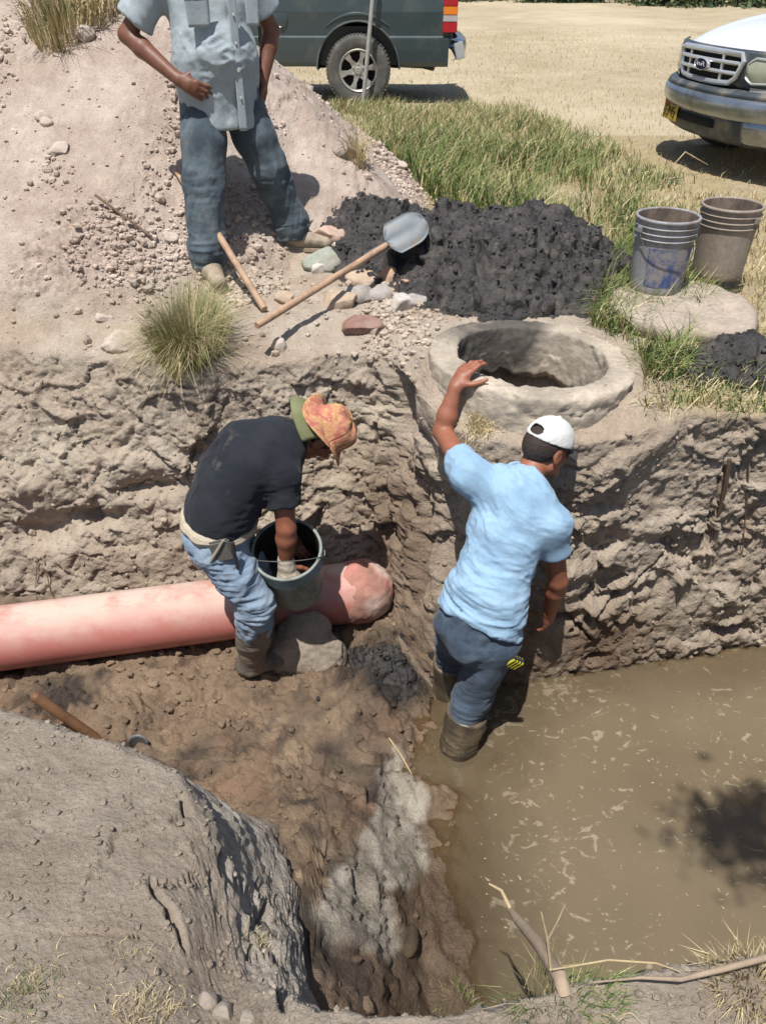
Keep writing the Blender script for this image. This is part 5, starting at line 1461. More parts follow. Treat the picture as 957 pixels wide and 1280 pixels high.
# ---------------------------------------------------------------- man in black, bending over the bucket
def man_black():
    root = empty('person', (-.62, 2.68, -1.39)); tag(root, 'man in black shirt and orange floral hat bending over a bucket on the pipe', 'person')
    loc = -np.array(root.location)
    pelv = V3(-.705, 2.74, -.505); waist = V3(-.68, 2.76, -.40); chest = V3(-.555, 2.84, -.21); neck = V3(-.375, 2.92, -.165)
    shR = V3(-.425, 2.76, -.245); shL = V3(-.42, 3.05, -.235)
    elR = V3(-.410, 2.70, -.475); wrR = V3(-.425, 2.705, -.665)
    elL = V3(-.45, 3.04, -.47); wrL = V3(-.43, 2.90, -.63)
    hipR = V3(-.705, 2.66, -.54); hipL = V3(-.70, 2.82, -.54)
    knR = V3(-.560, 2.61, -.81); anR = V3(-.632, 2.70, gz(-.632, 2.70, -.9)+.088)
    knL = V3(-.58, 2.80, -.83); anL = V3(-.60, 2.815, gz(-.60, 2.815, -.9)+.088)
    hc = V3(-.27, 2.965, -.165); hup = nrm((.93, .0, .36)); hfw = nrm((.36, .10, -.93))
    S = Solid((-1.0, 2.35, -1.5), (-.02, 3.3, .08), .0055)
    S.chain([pelv, waist, chest, (chest+neck)/2], [.110, .105, .115, .095], .04, (0, 1, 0), [1.3, 1.25, 1.3, 1.2])
    S.limb((chest+neck)/2, shL, .075, .056, .05); S.limb((chest+neck)/2, shR, .075, .056, .05)
    S.chain([shR, elR], [.050, .041], .03); S.chain([elR, elR+(wrR-elR)*.3, wrR], [.042, .044, .029], .015)
    S.chain([shL, elL], [.050, .041], .03); S.chain([elL, elL+(wrL-elL)*.3, wrL], [.042, .044, .029], .015)
    hand(S, wrR, (.10, .35, -.93), (-.3, -.9, -.3), (.9, -.3, .1), curl=(.5, .55, .6, .65))
    hand(S, wrL, (.3, -.2, -.9), (-.5, .8, 0), (.8, .5, .2), curl=(.6, .65, .7, .75))
    S.limb(neck, hc-hup*.07-hfw*.02, .062, .056, .03)
    head(S, hc, hup, hfw)
    S.chain([hipL, knL, anL], [.085, .06, .045], .03); S.chain([hipR, knR, anR], [.085, .06, .045], .03)
    link('body', S.mesh(2), root, SKIN3, loc=loc)
    # shirt
    S = Solid((-1.0, 2.4, -.72), (-.15, 3.3, .08), .0065)
    hem = V3(-.705, 2.745, -.465)
    S.chain([hem, waist, V3(-.63, 2.80, -.30), chest, chest+(neck-chest)*.55], [.142, .143, .150, .148, .118], .05, (0, 1, 0), [1.25, 1.22, 1.25, 1.28, 1.2])
    S.limb(chest+(neck-chest)*.55, neck-V3(.02, .01, 0), .098, .070, .04)
    S.limb(chest+(neck-chest)*.5, shL, .10, .076, .06); S.limb(chest+(neck-chest)*.5, shR, .10, .078, .06)
    S.limb(shR, shR+(elR-shR)*.62, .080, .074, .03); S.limb(shL, shL+(elL-shL)*.6, .078, .072, .03)
    for a, b in ((shR, elR), (shL, elL)):
        c = a+(b-a)*.56; S.cutplane(c, b-a, .004, (c+nrm(b-a)*.06, .12))
    ax = nrm(chest-pelv); S.cutplane(hem-ax*.005, -ax+V3(0, 0, -.35), .006, (hem-ax*.13, .24))
    def extra(p, N):
        k = np.exp(-np.sum((p-(shR+V3(-.06, -.02, -.07)))**2, 1)/.012)+np.exp(-np.sum((p-(hem+V3(.10, -.05, -.02)))**2, 1)/.02)
        return .014*k*(ridged((p*V3(10, 14, 30)).astype(np.float32), 2, 18)-.6)*2
    link('shirt', S.mesh(2, folds(.011, 9, 53, (.5, .1, -.8), extra)), root, C_BLACK, loc=loc)
    # jeans
    S = Solid((-1.0, 2.4, -1.3), (-.38, 3.1, -.40), .0065)
    S.chain([pelv+V3(.02, 0, .07), pelv, pelv-V3(0, 0, .05)], [.122, .130, .120], .03, (0, 1, 0), [1.2, 1.22, 1.22])
    S.ball(pelv+V3(-.055, -.05, -.03), (.08, .08, .09), None, .04); S.ball(pelv+V3(-.055, .06, -.03), (.08, .08, .09), None, .04)
    S.chain([hipR, V3(-.630, 2.635, -.68), knR, knR+(anR-knR)*.40], [.106, .094, .080, .076], .035); S.chain([hipL, knL, knL+(anL-knL)*.40], [.106, .080, .075], .035)
    S.cutplane(knR+(anR-knR)*.36, anR-knR, .006, (knR+(anR-knR)*.7, .12))
    link('jeans', S.mesh(2, folds(.014, 9, 63, (.3, .8, .2), lambda p, N: .008*(np.exp(-((p[:, 2]+.82)/.13)**2)+np.exp(-((p[:, 2]+.60)/.08)**2))*(ridged((p*V3(9, 9, 36)).astype(np.float32), 2, 8)-.6)*2)), root, C_JEAN2, loc=loc)
    # shirt tied round the waist, with pliers pouch
    m = MB(); rr = []
    ce = pelv+V3(.005, 0, .045)
    for a in np.linspace(0, 2*np.pi, 40): rr.append(ce+V3(math.cos(a)*.138, math.sin(a)*.165, -.30*(math.cos(a)*.138)*.6+.004*math.sin(a*7)))
    m.tube(rr, [.024+.004*math.sin(i*1.7) for i in range(40)], 8)
    m.build('belt', C_BELT, root, loc=loc)
    pc = V3(-.660, 2.560, -.485); m = MB(); M3 = Matrix.Rotation(-.25, 3, 'Y')
    m.box((0, 0, 0), (.045, .012, .052), M3); pch = m.build('pouch', plain('worn_leather_pouch', srgb(96, 92, 86), .8, .2, 14, bump=.3), root, bevel=.008, loc=pc+loc)
    m = MB(); m.tube([(-.05, -.014, -.045), (-.01, -.016, .02), (.015, -.014, .062)], [.007, .007, .006], 8); m.build('plier_handle', M_BELT if False else plain('grey_tool_grip', srgb(150, 142, 130), .6, .15), pch)
    m = MB(); m.tube([(.05, -.012, .05), (.052, -.014, -.02), (.058, -.012, -.09)], [.009, .008, .006], 8); m.build('screwdriver', plain('dark_tool', srgb(52, 48, 46), .5, .2), pch)
    # boots
    for kn, an, t, fwd in ((knR, anR, .28, V3(.115, .06, -.045)), (knL, anL, .3, V3(.10, .10, -.045))):
        S = Solid(an-V3(.2, .2, .2), an+V3(.32, .25, .4), .007); a = kn+(an-kn)*t
        S.chain([a, a+(an-a)*.5, an], [.084, .074, .062], .02); S.limb(an+V3(-.02, 0, -.03), an+fwd, .058, .046, .04, V3(0, 1, 0), 1.1)
        S.cutplane(a, kn-an, .006); S.cutplane(an-V3(0, 0, .092), (0, 0, -1), .006)
        link('boot', S.mesh(1, folds(.007, 14, 33, (1, .3, 0))), root, C_BOOT, loc=loc)
    # hair
    rt = np.cross(hfw, hup); R = np.stack([rt, hfw, hup], 1)
    S = Solid(hc-.17, hc+.17, .006); S.ball(hc-hfw*.010+hup*.028, (.081, .100, .093), R, .01); S.cutplane(hc+hfw*.05, hfw, .01); S.cutplane(hc-hup*.06, -hup+hfw*.5, .012)
    link('hair', S.mesh(1), root, C_HAIR, loc=loc)
    # floppy floral hat: crown, wavy brim, olive neck cloth
    cc = hc+hup*.045-hfw*.004
    m = MB(); rows = []
    prof = [(.150, -.018), (.135, -.012), (.118, -.004), (.102, .002), (.096, .010), (.094, .035), (.090, .065), (.080, .088), (.062, .100), (.035, .104), (.002, .102)]
    for r_, z_ in prof:
        row = []
        for a in np.linspace(0, 2*np.pi, 49):
            br = sstep(.098, .15, r_); wv = br*(.022*math.sin(2*a+.6)+.012*math.sin(3*a+2)); q = r_*(1+.04*math.sin(3*a)*(1-br))
            row.append(Vector(cc+rt*math.cos(a)*q*.96+hfw*math.sin(a)*q*1.12+hup*(z_+wv+.006*math.sin(5*a+z_*40)*(1-br))))
        rows.append([p+Vector(loc) for p in row])
    mt = Mat('orange_floral_cloth'); d = mt.n('ShaderNodeTexVoronoi', i_Scale=38.0); mt.l(mt.pos(), d.inputs['Vector']); f = mt.noise(16, 4, .6, dist=1.2)
    c = mt.ramp(f, [(.34, srgb(160, 92, 78)), (.46, srgb(180, 114, 96)), (.56, srgb(186, 148, 100)), (.66, srgb(164, 92, 76))])
    c = mt.mix(mt.ramp(d.outputs['Distance'], [(.12, 1.0), (.26, 0.0)]), c, srgb(206, 172, 118)); mt.color(c); mt.set(Roughness=.9); mt.bump(mt.noise(60, 4), .5, .005)
    thick_sheet('hat', rows, mt.m, root, .003)
    rows = []
    for i in range(8):
        u = i/7; rows.append([Vector(loc+cc-hup*(.006+.085*u)-hfw*((.095+.10*math.sin(u*1.6))*math.cos(v*1.25))+rt*(.10+.035*u)*math.sin(v*1.25)) for v in np.linspace(-1, 1, 15)])
    thick_sheet('neck_cloth', rows, C_OLIVE, root, .003)
    # pale glove wrapped round the hand in the bucket
    S = Solid(wrR-.13, wrR+.13, .005); S.limb(wrR+V3(0, 0, .015), wrR+V3(.005, 0, -.06), .036, .044, .01); S.ball(wrR+V3(.01, -.005, -.085), (.055, .05, .035), None, .02)
    link('glove', S.mesh(1, lambda p, N: .006*(ridged((p*V3(25, 25, 50)).astype(np.float32), 2, 5)-.6)), root, plain('pale_glove', srgb(176, 166, 148), .9, .2, 30, bump=.4), loc=loc)
    return root
man_black()

# ---------------------------------------------------------------- man standing on the spoil heap
def man_top():
    gR = onto(262, 345); gL = onto(372, 308)
    root = empty('person', (gR+gL)/2); tag(root, 'man in pale blue work shirt and grey jeans standing on the heap, hand on hip', 'person')
    loc = -np.array(root.location)
    f = nrm((.36, -.93, 0)); L = nrm((.93, .36, 0))
    anR = np.array(gR)+V3(-.01, .05, .09); anL = np.array(gL)+V3(-.03, .03, .09)
    base = min(gR.z, gL.z)
    pelv = V3(-.86, 4.68, base+.86); waist = pelv+V3(-.01, -.005, .16); chest = pelv+V3(-.02, .03, .40); neck = pelv+V3(-.02, .05, .62)
    shR = chest-L*.185+V3(0, 0, .15); shL = chest+L*.185+V3(0, 0, .15)
    elR = V3(-1.28, 4.60, base+1.13); wrR = V3(-1.02, 4.47, base+.945)
    elL = pelv+L*.27+V3(.02, .10, .27); wrL = pelv+L*.235+V3(0, .0, .05)
    hipR = pelv-L*.095-V3(0, 0, .03); hipL = pelv+L*.095-V3(0, 0, .03)
    knR = (hipR+anR)/2+f*.035+V3(-.01, 0, 0); knL = (hipL+anL)/2+f*.05
    hc = neck+V3(.02, -.03, .17); hup = nrm((.02, -.08, 1)); hfw = nrm((.40, -.85, -.30))
    lo = np.minimum(anR, anL)-.3; hi = V3(-.3, 5.2, base+1.95); lo = V3(-1.45, 4.2, lo[2])
    S = Solid(lo, hi, .006)
    S.chain([pelv, waist, chest, (chest+neck)/2], [.115, .120, .120, .10], .04, L, [1.3, 1.25, 1.35, 1.2])
    for s_ in (shL, shR): S.limb((chest+neck)/2, s_, .075, .06, .05)
    S.chain([shR, elR], [.052, .042], .03); S.chain([elR, elR+(wrR-elR)*.3, wrR], [.043, .046, .030], .015)
    S.chain([shL, elL], [.052, .042], .03); S.chain([elL, elL+(wrL-elL)*.3, wrL], [.043, .046, .030], .015)
    hand(S, wrR, (.80, -.12, -.38), (-.05, -.98, .15), (.38, -.1, .9), curl=(.45, .5, .55, .6), size=1.08)
    hand(S, wrL, (-.1, .0, -1), (.9, .3, 0), (.3, -.95, 0), curl=(.3, .35, .4, .45), size=1.05)
    S.limb(neck, hc-hup*.06, .064, .058, .03); head(S, hc, hup, hfw)
    S.chain([hipL, knL, anL], [.088, .062, .047], .03); S.chain([hipR, knR, anR], [.088, .062, .047], .03)
    link('body', S.mesh(2), root, SKIN1, loc=loc)
    # shirt
    S = Solid(V3(-1.42, 4.25, base+.5), V3(-.35, 5.1, base+1.68), .0075)
    hem = pelv-V3(0, 0, .15)
    S.chain([hem, pelv+V3(0, 0, .05), waist+f*.03, chest, chest+(neck-chest)*.6], [.178, .170, .172, .162, .12], .06, L, [1.18, 1.18, 1.16, 1.22, 1.2])
    S.limb(chest+(neck-chest)*.6, neck, .10, .07, .04)
    for s_, e_, t in ((shR, elR, .80), (shL, elL, .72)):
        S.limb(chest+(neck-chest)*.5, s_, .11, .088, .06); S.limb(s_, s_+(e_-s_)*(t+.12), .090, .094, .04)
        c = s_+(e_-s_)*t; S.cutplane(c, e_-s_, .005, (c+nrm(e_-s_)*.07, .14))
    S.cutplane(hem+V3(0, 0, -.02), V3(0, 0, -1)+f*.1, .008, (hem-V3(0, 0, .16), .34))
    sides = (L, -L)
    for s_ in sides: S.ball(hem+s_*.19-V3(0, 0, .035), (.07, .12, .075), None, .03, 'cut')
    def extra(p, N):
        x_ = (p-pelv)@L; z_ = p[:, 2]-pelv[2]
        r = ridged(np.stack([x_*7+z_*13, z_*16-x_*8, (p@f)*8], -1).astype(np.float32), 2, 81)
        k = np.exp(-(((x_+.02)/.16)**2+((z_-.16)/.17)**2))*(((p-pelv)@f) > 0)
        return .014*k*(r-.6)*1.6-.010*np.exp(-(x_-.055)**2/.0001)*(((p-pelv)@f) > 0)*(z_ < .62)*.35
    sh = link('shirt', S.mesh(2, folds(.012, 7.5, 73, (.3, .2, -.9), extra)), root, C_SHIRT, loc=loc)
    bv = BVHTree.FromPolygons([v.co[:] for v in sh.data.vertices], [p.vertices[:] for p in sh.data.polygons])
    def snap(x_, z_, off=.004):
        o = Vector(pelv+L*x_+f*.7+V3(0, 0, z_))+Vector(loc); h = bv.ray_cast(o, Vector(-f))
        return (h[0] if h[0] is not None else o+Vector(-f*.5))+Vector(f*off)
    def patchp(name, pts, n=10):
        (x0, z0), (x1, z1), (x2, z2), (x3, z3) = pts; rows = []
        for i in range(n+1):
            u = i/n; rows.append([snap((x0*(1-v)+x1*v)*(1-u)+(x3*(1-v)+x2*v)*u, (z0*(1-v)+z1*v)*(1-u)+(z3*(1-v)+z2*v)*u, .0030) for v in np.linspace(0, 1, 8)])
        return thick_sheet(name, rows, C_SHIRT, root, .0025, 0)
    patchp('placket', [(.045, .58), (.085, .58), (.085, -.155), (.045, -.155)], 40)
    pk = patchp('pocket', [(-.165, .46), (-.045, .46), (-.050, .31), (-.155, .31)])
    patchp('pocket', [(.125, .46), (.20, .46), (.19, .31), (.13, .31)])
    patchp('pocket_flap', [(-.170, .475), (-.040, .475), (-.048, .42), (-.160, .415)])
    for z_ in (.48, .36, .24, .12, .0):
        c = snap(.065, z_, .009); m = MB(); m.lathe([(0, .003), (.0055, .003), (.0062, 0), (.0055, -.002)], 12, M=Vector(f).to_track_quat('Z', 'Y').to_matrix().to_4x4())
        m.build('button', plain('shirt_button', srgb(206, 200, 190), .4, .05) if z_ == .48 else bpy.data.materials['shirt_button'], root, loc=c)
    # jeans
    S = Solid(V3(-1.3, 4.2, min(anR[2], anL[2])-.12), V3(-.2, 5.2, base+1.05), .007)
    S.chain([pelv+V3(0, 0, .08), pelv, pelv-V3(0, 0, .04)], [.128, .132, .122], .03, L, [1.2, 1.24, 1.24])
    S.chain([hipR, (hipR+knR)/2+f*.008, knR, anR+V3(0, 0, .05), anR-V3(0, 0, .03)], [.122, .112, .096, .092, .098], .035)
    S.chain([hipL, (hipL+knL)/2+f*.008, knL, anL+V3(0, 0, .05), anL-V3(0, 0, .03)], [.122, .112, .096, .090, .096], .035)
    for a in (anR, anL): S.cutplane(a-V3(0, 0, .045), (0, 0, -1), .005, (a-V3(0, 0, .14), .16))
    link('jeans', S.mesh(2, folds(.017, 7, 83, (.1, .1, .9), lambda p, N: (.011*np.exp(-((p[:, 2]-anR[2]-.06)/.09)**2)+.008*np.exp(-((p[:, 2]-knR[2])/.09)**2))*(ridged((p*V3(6, 6, 30)).astype(np.float32), 2, 8)-.6)*2)), root, C_JEAN1, loc=loc)
    for an, d in ((anR, nrm((.42, -.9, -.10))), (anL, nrm((.97, -.12, -.05)))):
        S = Solid(an-.3, an+.3, .006); sd = np.cross(d, V3(0, 0, 1))
        S.chain([an-d*.04-V3(0, 0, .045), an+d*.08-V3(0, 0, .05), an+d*.20-V3(0, 0, .058)], [.046, .046, .036], .03, sd, [1.0, 1.05, 1.2]); S.limb(an, an+d*.03-V3(0, 0, .04), .055, .05, .03)
        S.cutplane(an-V3(0, 0, .094)+d*.08, V3(0, 0, -1)-d*.0, .005)
        b = link('shoe', S.mesh(1, folds(.003, 18, 93, sd)), root, C_SHOE, loc=loc)
        m = MB(); poly = [an+d*(.080+.145*math.cos(t))+sd*(.047*math.sin(t)*(1.12 if math.cos(t) > 0 else .9))-V3(0, 0, .094) for t in np.linspace(0, 2*np.pi, 28, endpoint=False)]
        m.prism(poly, (0, 0, -.018), (0, 0, .008)); m.build('sole', plain('pale_sole', srgb(150, 134, 114), .8, .2), b, bevel=.004)
    # hair, straw hat
    rt = np.cross(hfw, hup); R = np.stack([rt, hfw, hup], 1)
    S = Solid(hc-.17, hc+.17, .006); S.ball(hc-hfw*.010+hup*.028, (.081, .100, .093), R, .01); S.cutplane(hc+hfw*.05, hfw, .01); S.cutplane(hc-hup*.05, -hup+hfw*.5, .012)
    link('hair', S.mesh(1), root, C_HAIR, loc=loc)
    return root
man_top()
# ================================================================== pickups
def paint(name, c, dust, rough=.35, coat=.5, lo=.45, hi=.75):
    m = Mat(name); k = m.ramp(m.noise(3.2, 6, .7), [(lo, 0.0), (hi, .55)])
    m.color(m.mix(k, c, dust)); m.set(Roughness=m.math('ADD', rough, m.math('MULTIPLY', k, .4))); m.b.inputs['Coat Weight'].default_value = coat; m.b.inputs['Coat Roughness'].default_value = .12
    return m.m
M_TEAL = paint('dark_grey_green_paint', srgb(58, 72, 76), srgb(118, 112, 100), .4, .3, .5, .85)
M_TEALLOW = paint('dusty_lower_paint', srgb(64, 76, 80), srgb(124, 118, 106), .5, .15, .35, .75)
M_WHITE = paint('white_paint', (.80, .80, .80), srgb(206, 200, 190), .3, .7, .6, .95)
M_CHROME = plain('chrome', (.36, .39, .43), .24, .12, 6, metallic=.8, dirt=srgb(120, 112, 100), dscale=5, damt=(.5, .75))
M_GRILLE = plain('grille_chrome', (.66, .67, .68), .28, .08, 6, metallic=.6)
M_BLACKP = plain('black_plastic', srgb(40, 42, 44), .6, .2, 8)
M_VAL = plain('dark_valance', srgb(62, 70, 76), .5, .25, 6, dirt=srgb(120, 112, 98))
M_DARK = plain('dark_void', srgb(20, 20, 20), .9, .2, 8)
M_TYRE = plain('dusty_tyre', srgb(84, 82, 78), .85, .2, 9, bump=.3, bscale=60, dirt=srgb(116, 110, 100), dscale=7)
M_RIM = plain('alloy_rim', srgb(176, 172, 164), .45, .12, 9, metallic=.45, dirt=srgb(136, 128, 116))
M_GLASS = plain('dark_window_glass', srgb(24, 28, 30), .06, .1, 4)
M_RED = plain('red_lamp', srgb(168, 30, 40), .25, .1, 6); M_AMBER = plain('amber_lamp', srgb(226, 128, 40), .25, .1, 6); M_CLEAR = plain('clear_lamp', srgb(178, 172, 168), .25, .1, 6)
M_HL = Mat('cloudy_headlamp'); M_HL.color(M_HL.ramp(M_HL.noise(7, 4), [(.3, srgb(150, 152, 130)), (.7, srgb(178, 178, 158))])); M_HL.set(Roughness=.22); M_HL.b.inputs['Coat Weight'].default_value = .6; M_HL = M_HL.m

def wheel(parent, c, R=.385, W=.26, side=1):
    w = empty('wheel', c); w.parent = parent
    M = Matrix.Rotation(math.pi/2*-side, 4, 'X')       # lathe axis z -> outward (y*side)
    m = MB(); h = W/2
    m.lathe([(R*.62, -h), (R*.92, -h), (R*.985, -h+.03), (R, -h+.06), (R, h-.06), (R*.985, h-.028), (R*.93, h-.004), (R*.86, h+.004), (R*.70, h), (R*.60, h-.012), (R*.60, -h)], 56, M=M); m.build('tyre', M_TYRE, w, angle=.6)
    m = MB()
    for k in range(56):
        a = 2*math.pi*k/56; m.box((math.cos(a)*(R*.985), math.sin(a)*(R*.985), h-.045) , (.012, .012, .03), Matrix.Rotation(a, 3, 'Z'))
    me = m.mesh('tread', False); me.transform(M); o = link('tread', me, w, M_TYRE); tag(o, kind='stuff')
    rim = None
    m = MB(); q = R*.60
    m.lathe([(q, -h+.02), (q, h-.012), (q*.97, h-.004), (q*.90, h-.016), (q*.88, h-.08), (q*.86, -h+.02)], 48, M=M); rim = m.build('rim', M_RIM, w, angle=.6)
    m = MB(); m.lathe([(0, h-.095), (q*.9, h-.095), (q*.9, h-.11), (0, h-.11)], 40, M=M); m.build('brake', M_DARK, rim)
    for k in range(6):
        a = 2*math.pi*k/6+.2; m = MB(); ca, sa = math.cos(a), math.sin(a)
        def pt(r_, t_, z_): return Vector((ca*r_-sa*t_, sa*r_+ca*t_, z_))
        top = [pt(q*.28, -.040, h-.030), pt(q*.55, -.022, h-.024), pt(q*.9, -.042, h-.012), pt(q*.9, .042, h-.012), pt(q*.55, .022, h-.024), pt(q*.28, .040, h-.030)]
        m.prism(top, (0, 0, -.045), (0, 0, 0)); me = m.mesh('spoke', True, .5, .004); me.transform(M); link('spoke', me, rim, M_RIM)
    m = MB(); m.lathe([(0, h-.012), (q*.16, h-.014), (q*.2, h-.026), (q*.36, h-.030), (q*.36, h-.06)], 32, M=M); m.build('hub', M_RIM, rim, angle=.5)
    for k in range(6):
        a = 2*math.pi*(k+.5)/6; m = MB(); m.lathe([(0, h-.012), (.010, h-.013), (.012, h-.03)], 10, M=M @ Matrix.Translation((math.cos(a)*q*.30, math.sin(a)*q*.30, 0))); m.build('lug_nut', M_GRILLE, rim)
    return w

def loft(sections, closed=True):
    """sections: list of (x, [(y,z)...])"""
    m = MB(); n = len(sections[0][1]); v = []; f = []
    for x, s in sections: v += [(x, y, z) for y, z in s]
    for i in range(len(sections)-1):
        for k in range(n if closed else n-1):
            f.append((i*n+k, i*n+(k+1) % n, (i+1)*n+(k+1) % n, (i+1)*n+k))
    f.append(tuple(range(n))); b = (len(sections)-1)*n; f.append(tuple(range(b, b+n))[::-1])
    m.add(v, f); return m
def half(s): return s+[(-y, z) for y, z in reversed(s) if y > 1e-6]
def cut_arches(o, xs, z, R, y0):
    """cut wheel openings through the body with a real boolean"""
    for x in xs:
        for s in (-1, 1):
            m = MB(); poly = [(x+R*math.cos(a), s*(y0-.30), z+R*math.sin(a)) for a in np.linspace(0, math.pi, 33)]+[(x-R*.99, s*(y0-.30), z-.5), (x+R*.99, s*(y0-.30), z-.5)]
            m.prism(poly, (0, 0, 0), (0, s*.42, 0))
            cme = m.mesh('cutter', False); c = link('cutter', cme, o.parent)
            b = o.modifiers.new('cut', 'BOOLEAN'); b.operation = 'DIFFERENCE'; b.object = c; b.solver = 'EXACT'
            bpy.context.view_layer.update(); dg = bpy.context.evaluated_depsgraph_get(); dg.update(); me = bpy.data.meshes.new_from_object(o.evaluated_get(dg)); o.modifiers.clear(); o.data = me
            bpy.data.objects.remove(c)
    for p in o.data.polygons: p.use_smooth = False

def well(parent, x, z, R, s, y0=.60, y1=.95):
    m = MB(); a_ = np.linspace(-.05, math.pi+.05, 26)
    m.grid([[Vector((x+R*math.cos(a), s*y1, z+R*math.sin(a))) for a in a_], [Vector((x+R*math.cos(a), s*y0, z+R*math.sin(a))) for a in a_], [Vector((x+.05*math.cos(a), s*y0, z+.05*math.sin(a))) for a in a_]])
    m.build('wheel_well', M_DARK, parent)

# ---------------------------------------------------------------- dark pickup seen from the side, tail to the right
def dark_truck():
    r = empty('pickup_truck', (-.285, 12.05, 0), (0, 0, math.pi-.02)); tag(r, 'dark grey green pickup truck parked on the straw field, rear wheel and tail showing', 'pickup truck')
    dark_x = -1.17
    low = [(.0, .42), (.90, .42), (.955, .47), (.975, .60), (.985, .715), (.985, .735)]
    upp = [(.955, .752), (.965, .85), (.982, 1.0), (.975, 1.16), (.95, 1.27), (.90, 1.30), (.86, 1.29), (.85, .84), (0, .82)]
    bed = loft([(x, half(low+upp)) for x in (-1.10, -1.0, 0, 1.16)])
    o = bed.build('bed', M_TEAL, r, angle=.35); cut_arches(o, (0,), .40, .505, 1.0)
    # rising lower edge behind the wheel
    m = MB(); m.prism([(-.46, 0, .33), (-1.2, 0, .33), (-1.2, 0, .50), (-1.05, 0, .46), (-.46, 0, .395)], (0, .5, 0), (0, 1.2, 0))
    for s in (1, -1):
        m = MB()
        pts = [Vector((math.cos(a)*.505, s*.968, .40+math.sin(a)*.505)) for a in np.linspace(.0, math.pi, 30)]
        m.tube(pts, .012, 8); m.build('arch_lip', M_TEALLOW, r)
        m = MB(); pts = [Vector((math.cos(a)*.58, s*.966, .44+math.sin(a)*.54)) for a in np.linspace(.85, math.pi-.85, 24)]
        m.tube(pts, [.006+.02*math.sin(math.pi*i/23) for i in range(24)], 8); m.build('arch_flare', M_TEAL, r)
        m = MB(); m.lathe([(0, .002), (.088, .002), (.092, 0), (.096, .003), (.098, 0)], 36, M=Matrix.Translation((.93, s*.978, .94)) @ Matrix.Rotation(-math.pi/2*s, 4, 'X')); m.build('fuel_door', M_TEAL, r) if s == -1 or s == 1 else None
        tl = empty('tail_light', (-1.10, s*.935, .98)); tl.parent = r
        for nm, z0, z1, mt in (('lens', -.19, -.082, M_RED), ('lens', -.080, -.012, M_CLEAR), ('lens', -.010, .075, M_AMBER), ('lens', .077, .30, M_RED)):
            m = MB(); m.box((-.005, .02*s, (z0+z1)/2), (.085, .052, (z1-z0)/2)); m.build(nm, mt, tl, bevel=.005)
    for s in (1, -1): well(r, 0, .40, .503, s)
    # tailgate and bumper
    m = MB(); m.box((-1.115, 0, .98), (.02, .84, .27)); m.build('tailgate', M_TEAL, r, bevel=.01)
    m = MB(); m.box((-1.12, 0, .80), (.02, .93, .06)); m.build('rear_sill', M_TEALLOW, r, bevel=.01)
    m = MB(); rows = []
    for y in np.linspace(-.98, .98, 25):
        k = (abs(y)/.98)**6; x = -1.33+.13*k
        rows.append([Vector((x+.10, y, .72)), Vector((x, y, .70)), Vector((x-.02, y, .64)), Vector((x, y, .55)), Vector((x+.03, y, .50)), Vector((x+.12, y, .49))])
    m.grid(rows); m.build('rear_bumper', M_CHROME, r, angle=.9)
    for s in (1, -1):
        m = MB(); m.box((-1.235, s*.955, .60), (.055, .03, .09), Matrix.Rotation(.25, 3, 'Y')); m.build('bumper_end', M_GRILLE, r, bevel=.01)
    m = MB(); m.tube([(-.62, .55, .38), (-1.0, .72, .40), (-.83, .80, .36)], [.03, .03, .03], 10); m.box((-.86, .80, .42), (.05, .05, .06)); 
    m = MB(); m.tube([(-.5, .62, .42), (-.80, .76, .42), (-.93, .84, .40)], .032, 12); m.build('exhaust', M_BLACKP, r)
    m = MB(); m.box((1.6, 0, .52), (2.55, .42, .07)); m.build('frame', M_DARK, r)
    m = MB(); m.tube([(0, -.75, .39), (0, .75, .39)], .06, 12); m.lathe([(.0, -.13), (.12, -.06), (.12, .06), (0, .13)], 16, M=Matrix.Translation((0, 0, .39))); m.build('axle', M_DARK, r)
    # cab and front
    cl = [(.0, .42), (.90, .42), (.955, .47), (.975, .60), (.985, .715), (.985, .735), (.955, .752), (.97, .9), (.975, 1.1), (.94, 1.24)]
    def cabsec(zr, w): return half(cl+[(w, zr-.06 if zr > 1.3 else 1.25), (w-.08, zr if zr > 1.3 else 1.26), (0, zr+.01 if zr > 1.3 else 1.27)])
    cab = loft([(1.20, cabsec(1.80, .74)), (1.30, cabsec(1.86, .73)), (2.3, cabsec(1.86, .73)), (2.55, cabsec(1.80, .74)), (3.15, cabsec(1.28, .88)), (3.2, cabsec(1.27, .88)), (4.25, cabsec(1.22, .86)), (4.45, cabsec(1.15, .85)), (4.5, cabsec(1.1, .80))])
    o = cab.build('cab', M_TEAL, r, angle=.35); cut_arches(o, (3.6,), .40, .475, 1.0)
    for s in (1, -1):
        m = MB(); m.prism([(1.42, s*.932, 1.27), (2.62, s*.932, 1.27), (2.40, s*.762, 1.77), (1.46, s*.755, 1.79)], (0, 0, 0), (0, s*.006, .003)); m.build('window', M_GLASS, r, smooth=False)
        m = MB(); m.box((1.18, s*.93, .85), (.012, .03, .42)); m.build('gap_strip', M_DARK, r)
        d = MB(); d.box((2.0, s*.985, .98), (.07, .012, .016)); d.build('handle', M_BLACKP, r, bevel=.006)
        m = MB(); m.box((2.55, s*1.09, 1.28), (.05, .10, .09)); m.build('mirror', M_BLACKP, r, bevel=.02)
    m = MB(); m.prism([(2.62, -.70, 1.76), (2.62, .70, 1.76), (3.10, .82, 1.32), (3.10, -.82, 1.32)], (.012, 0, .012), (.02, 0, .02)); m.build('windshield', M_GLASS, r, smooth=False)
    m = MB(); m.box((4.52, 0, .60), (.08, .95, .10)); m.build('front_bumper', M_CHROME, r, bevel=.03)
    for x in (0, 3.6):
        for s in (1, -1): wheel(r, (x, s*.86, .385), .392, .26, s)
    return r
dark_truck()

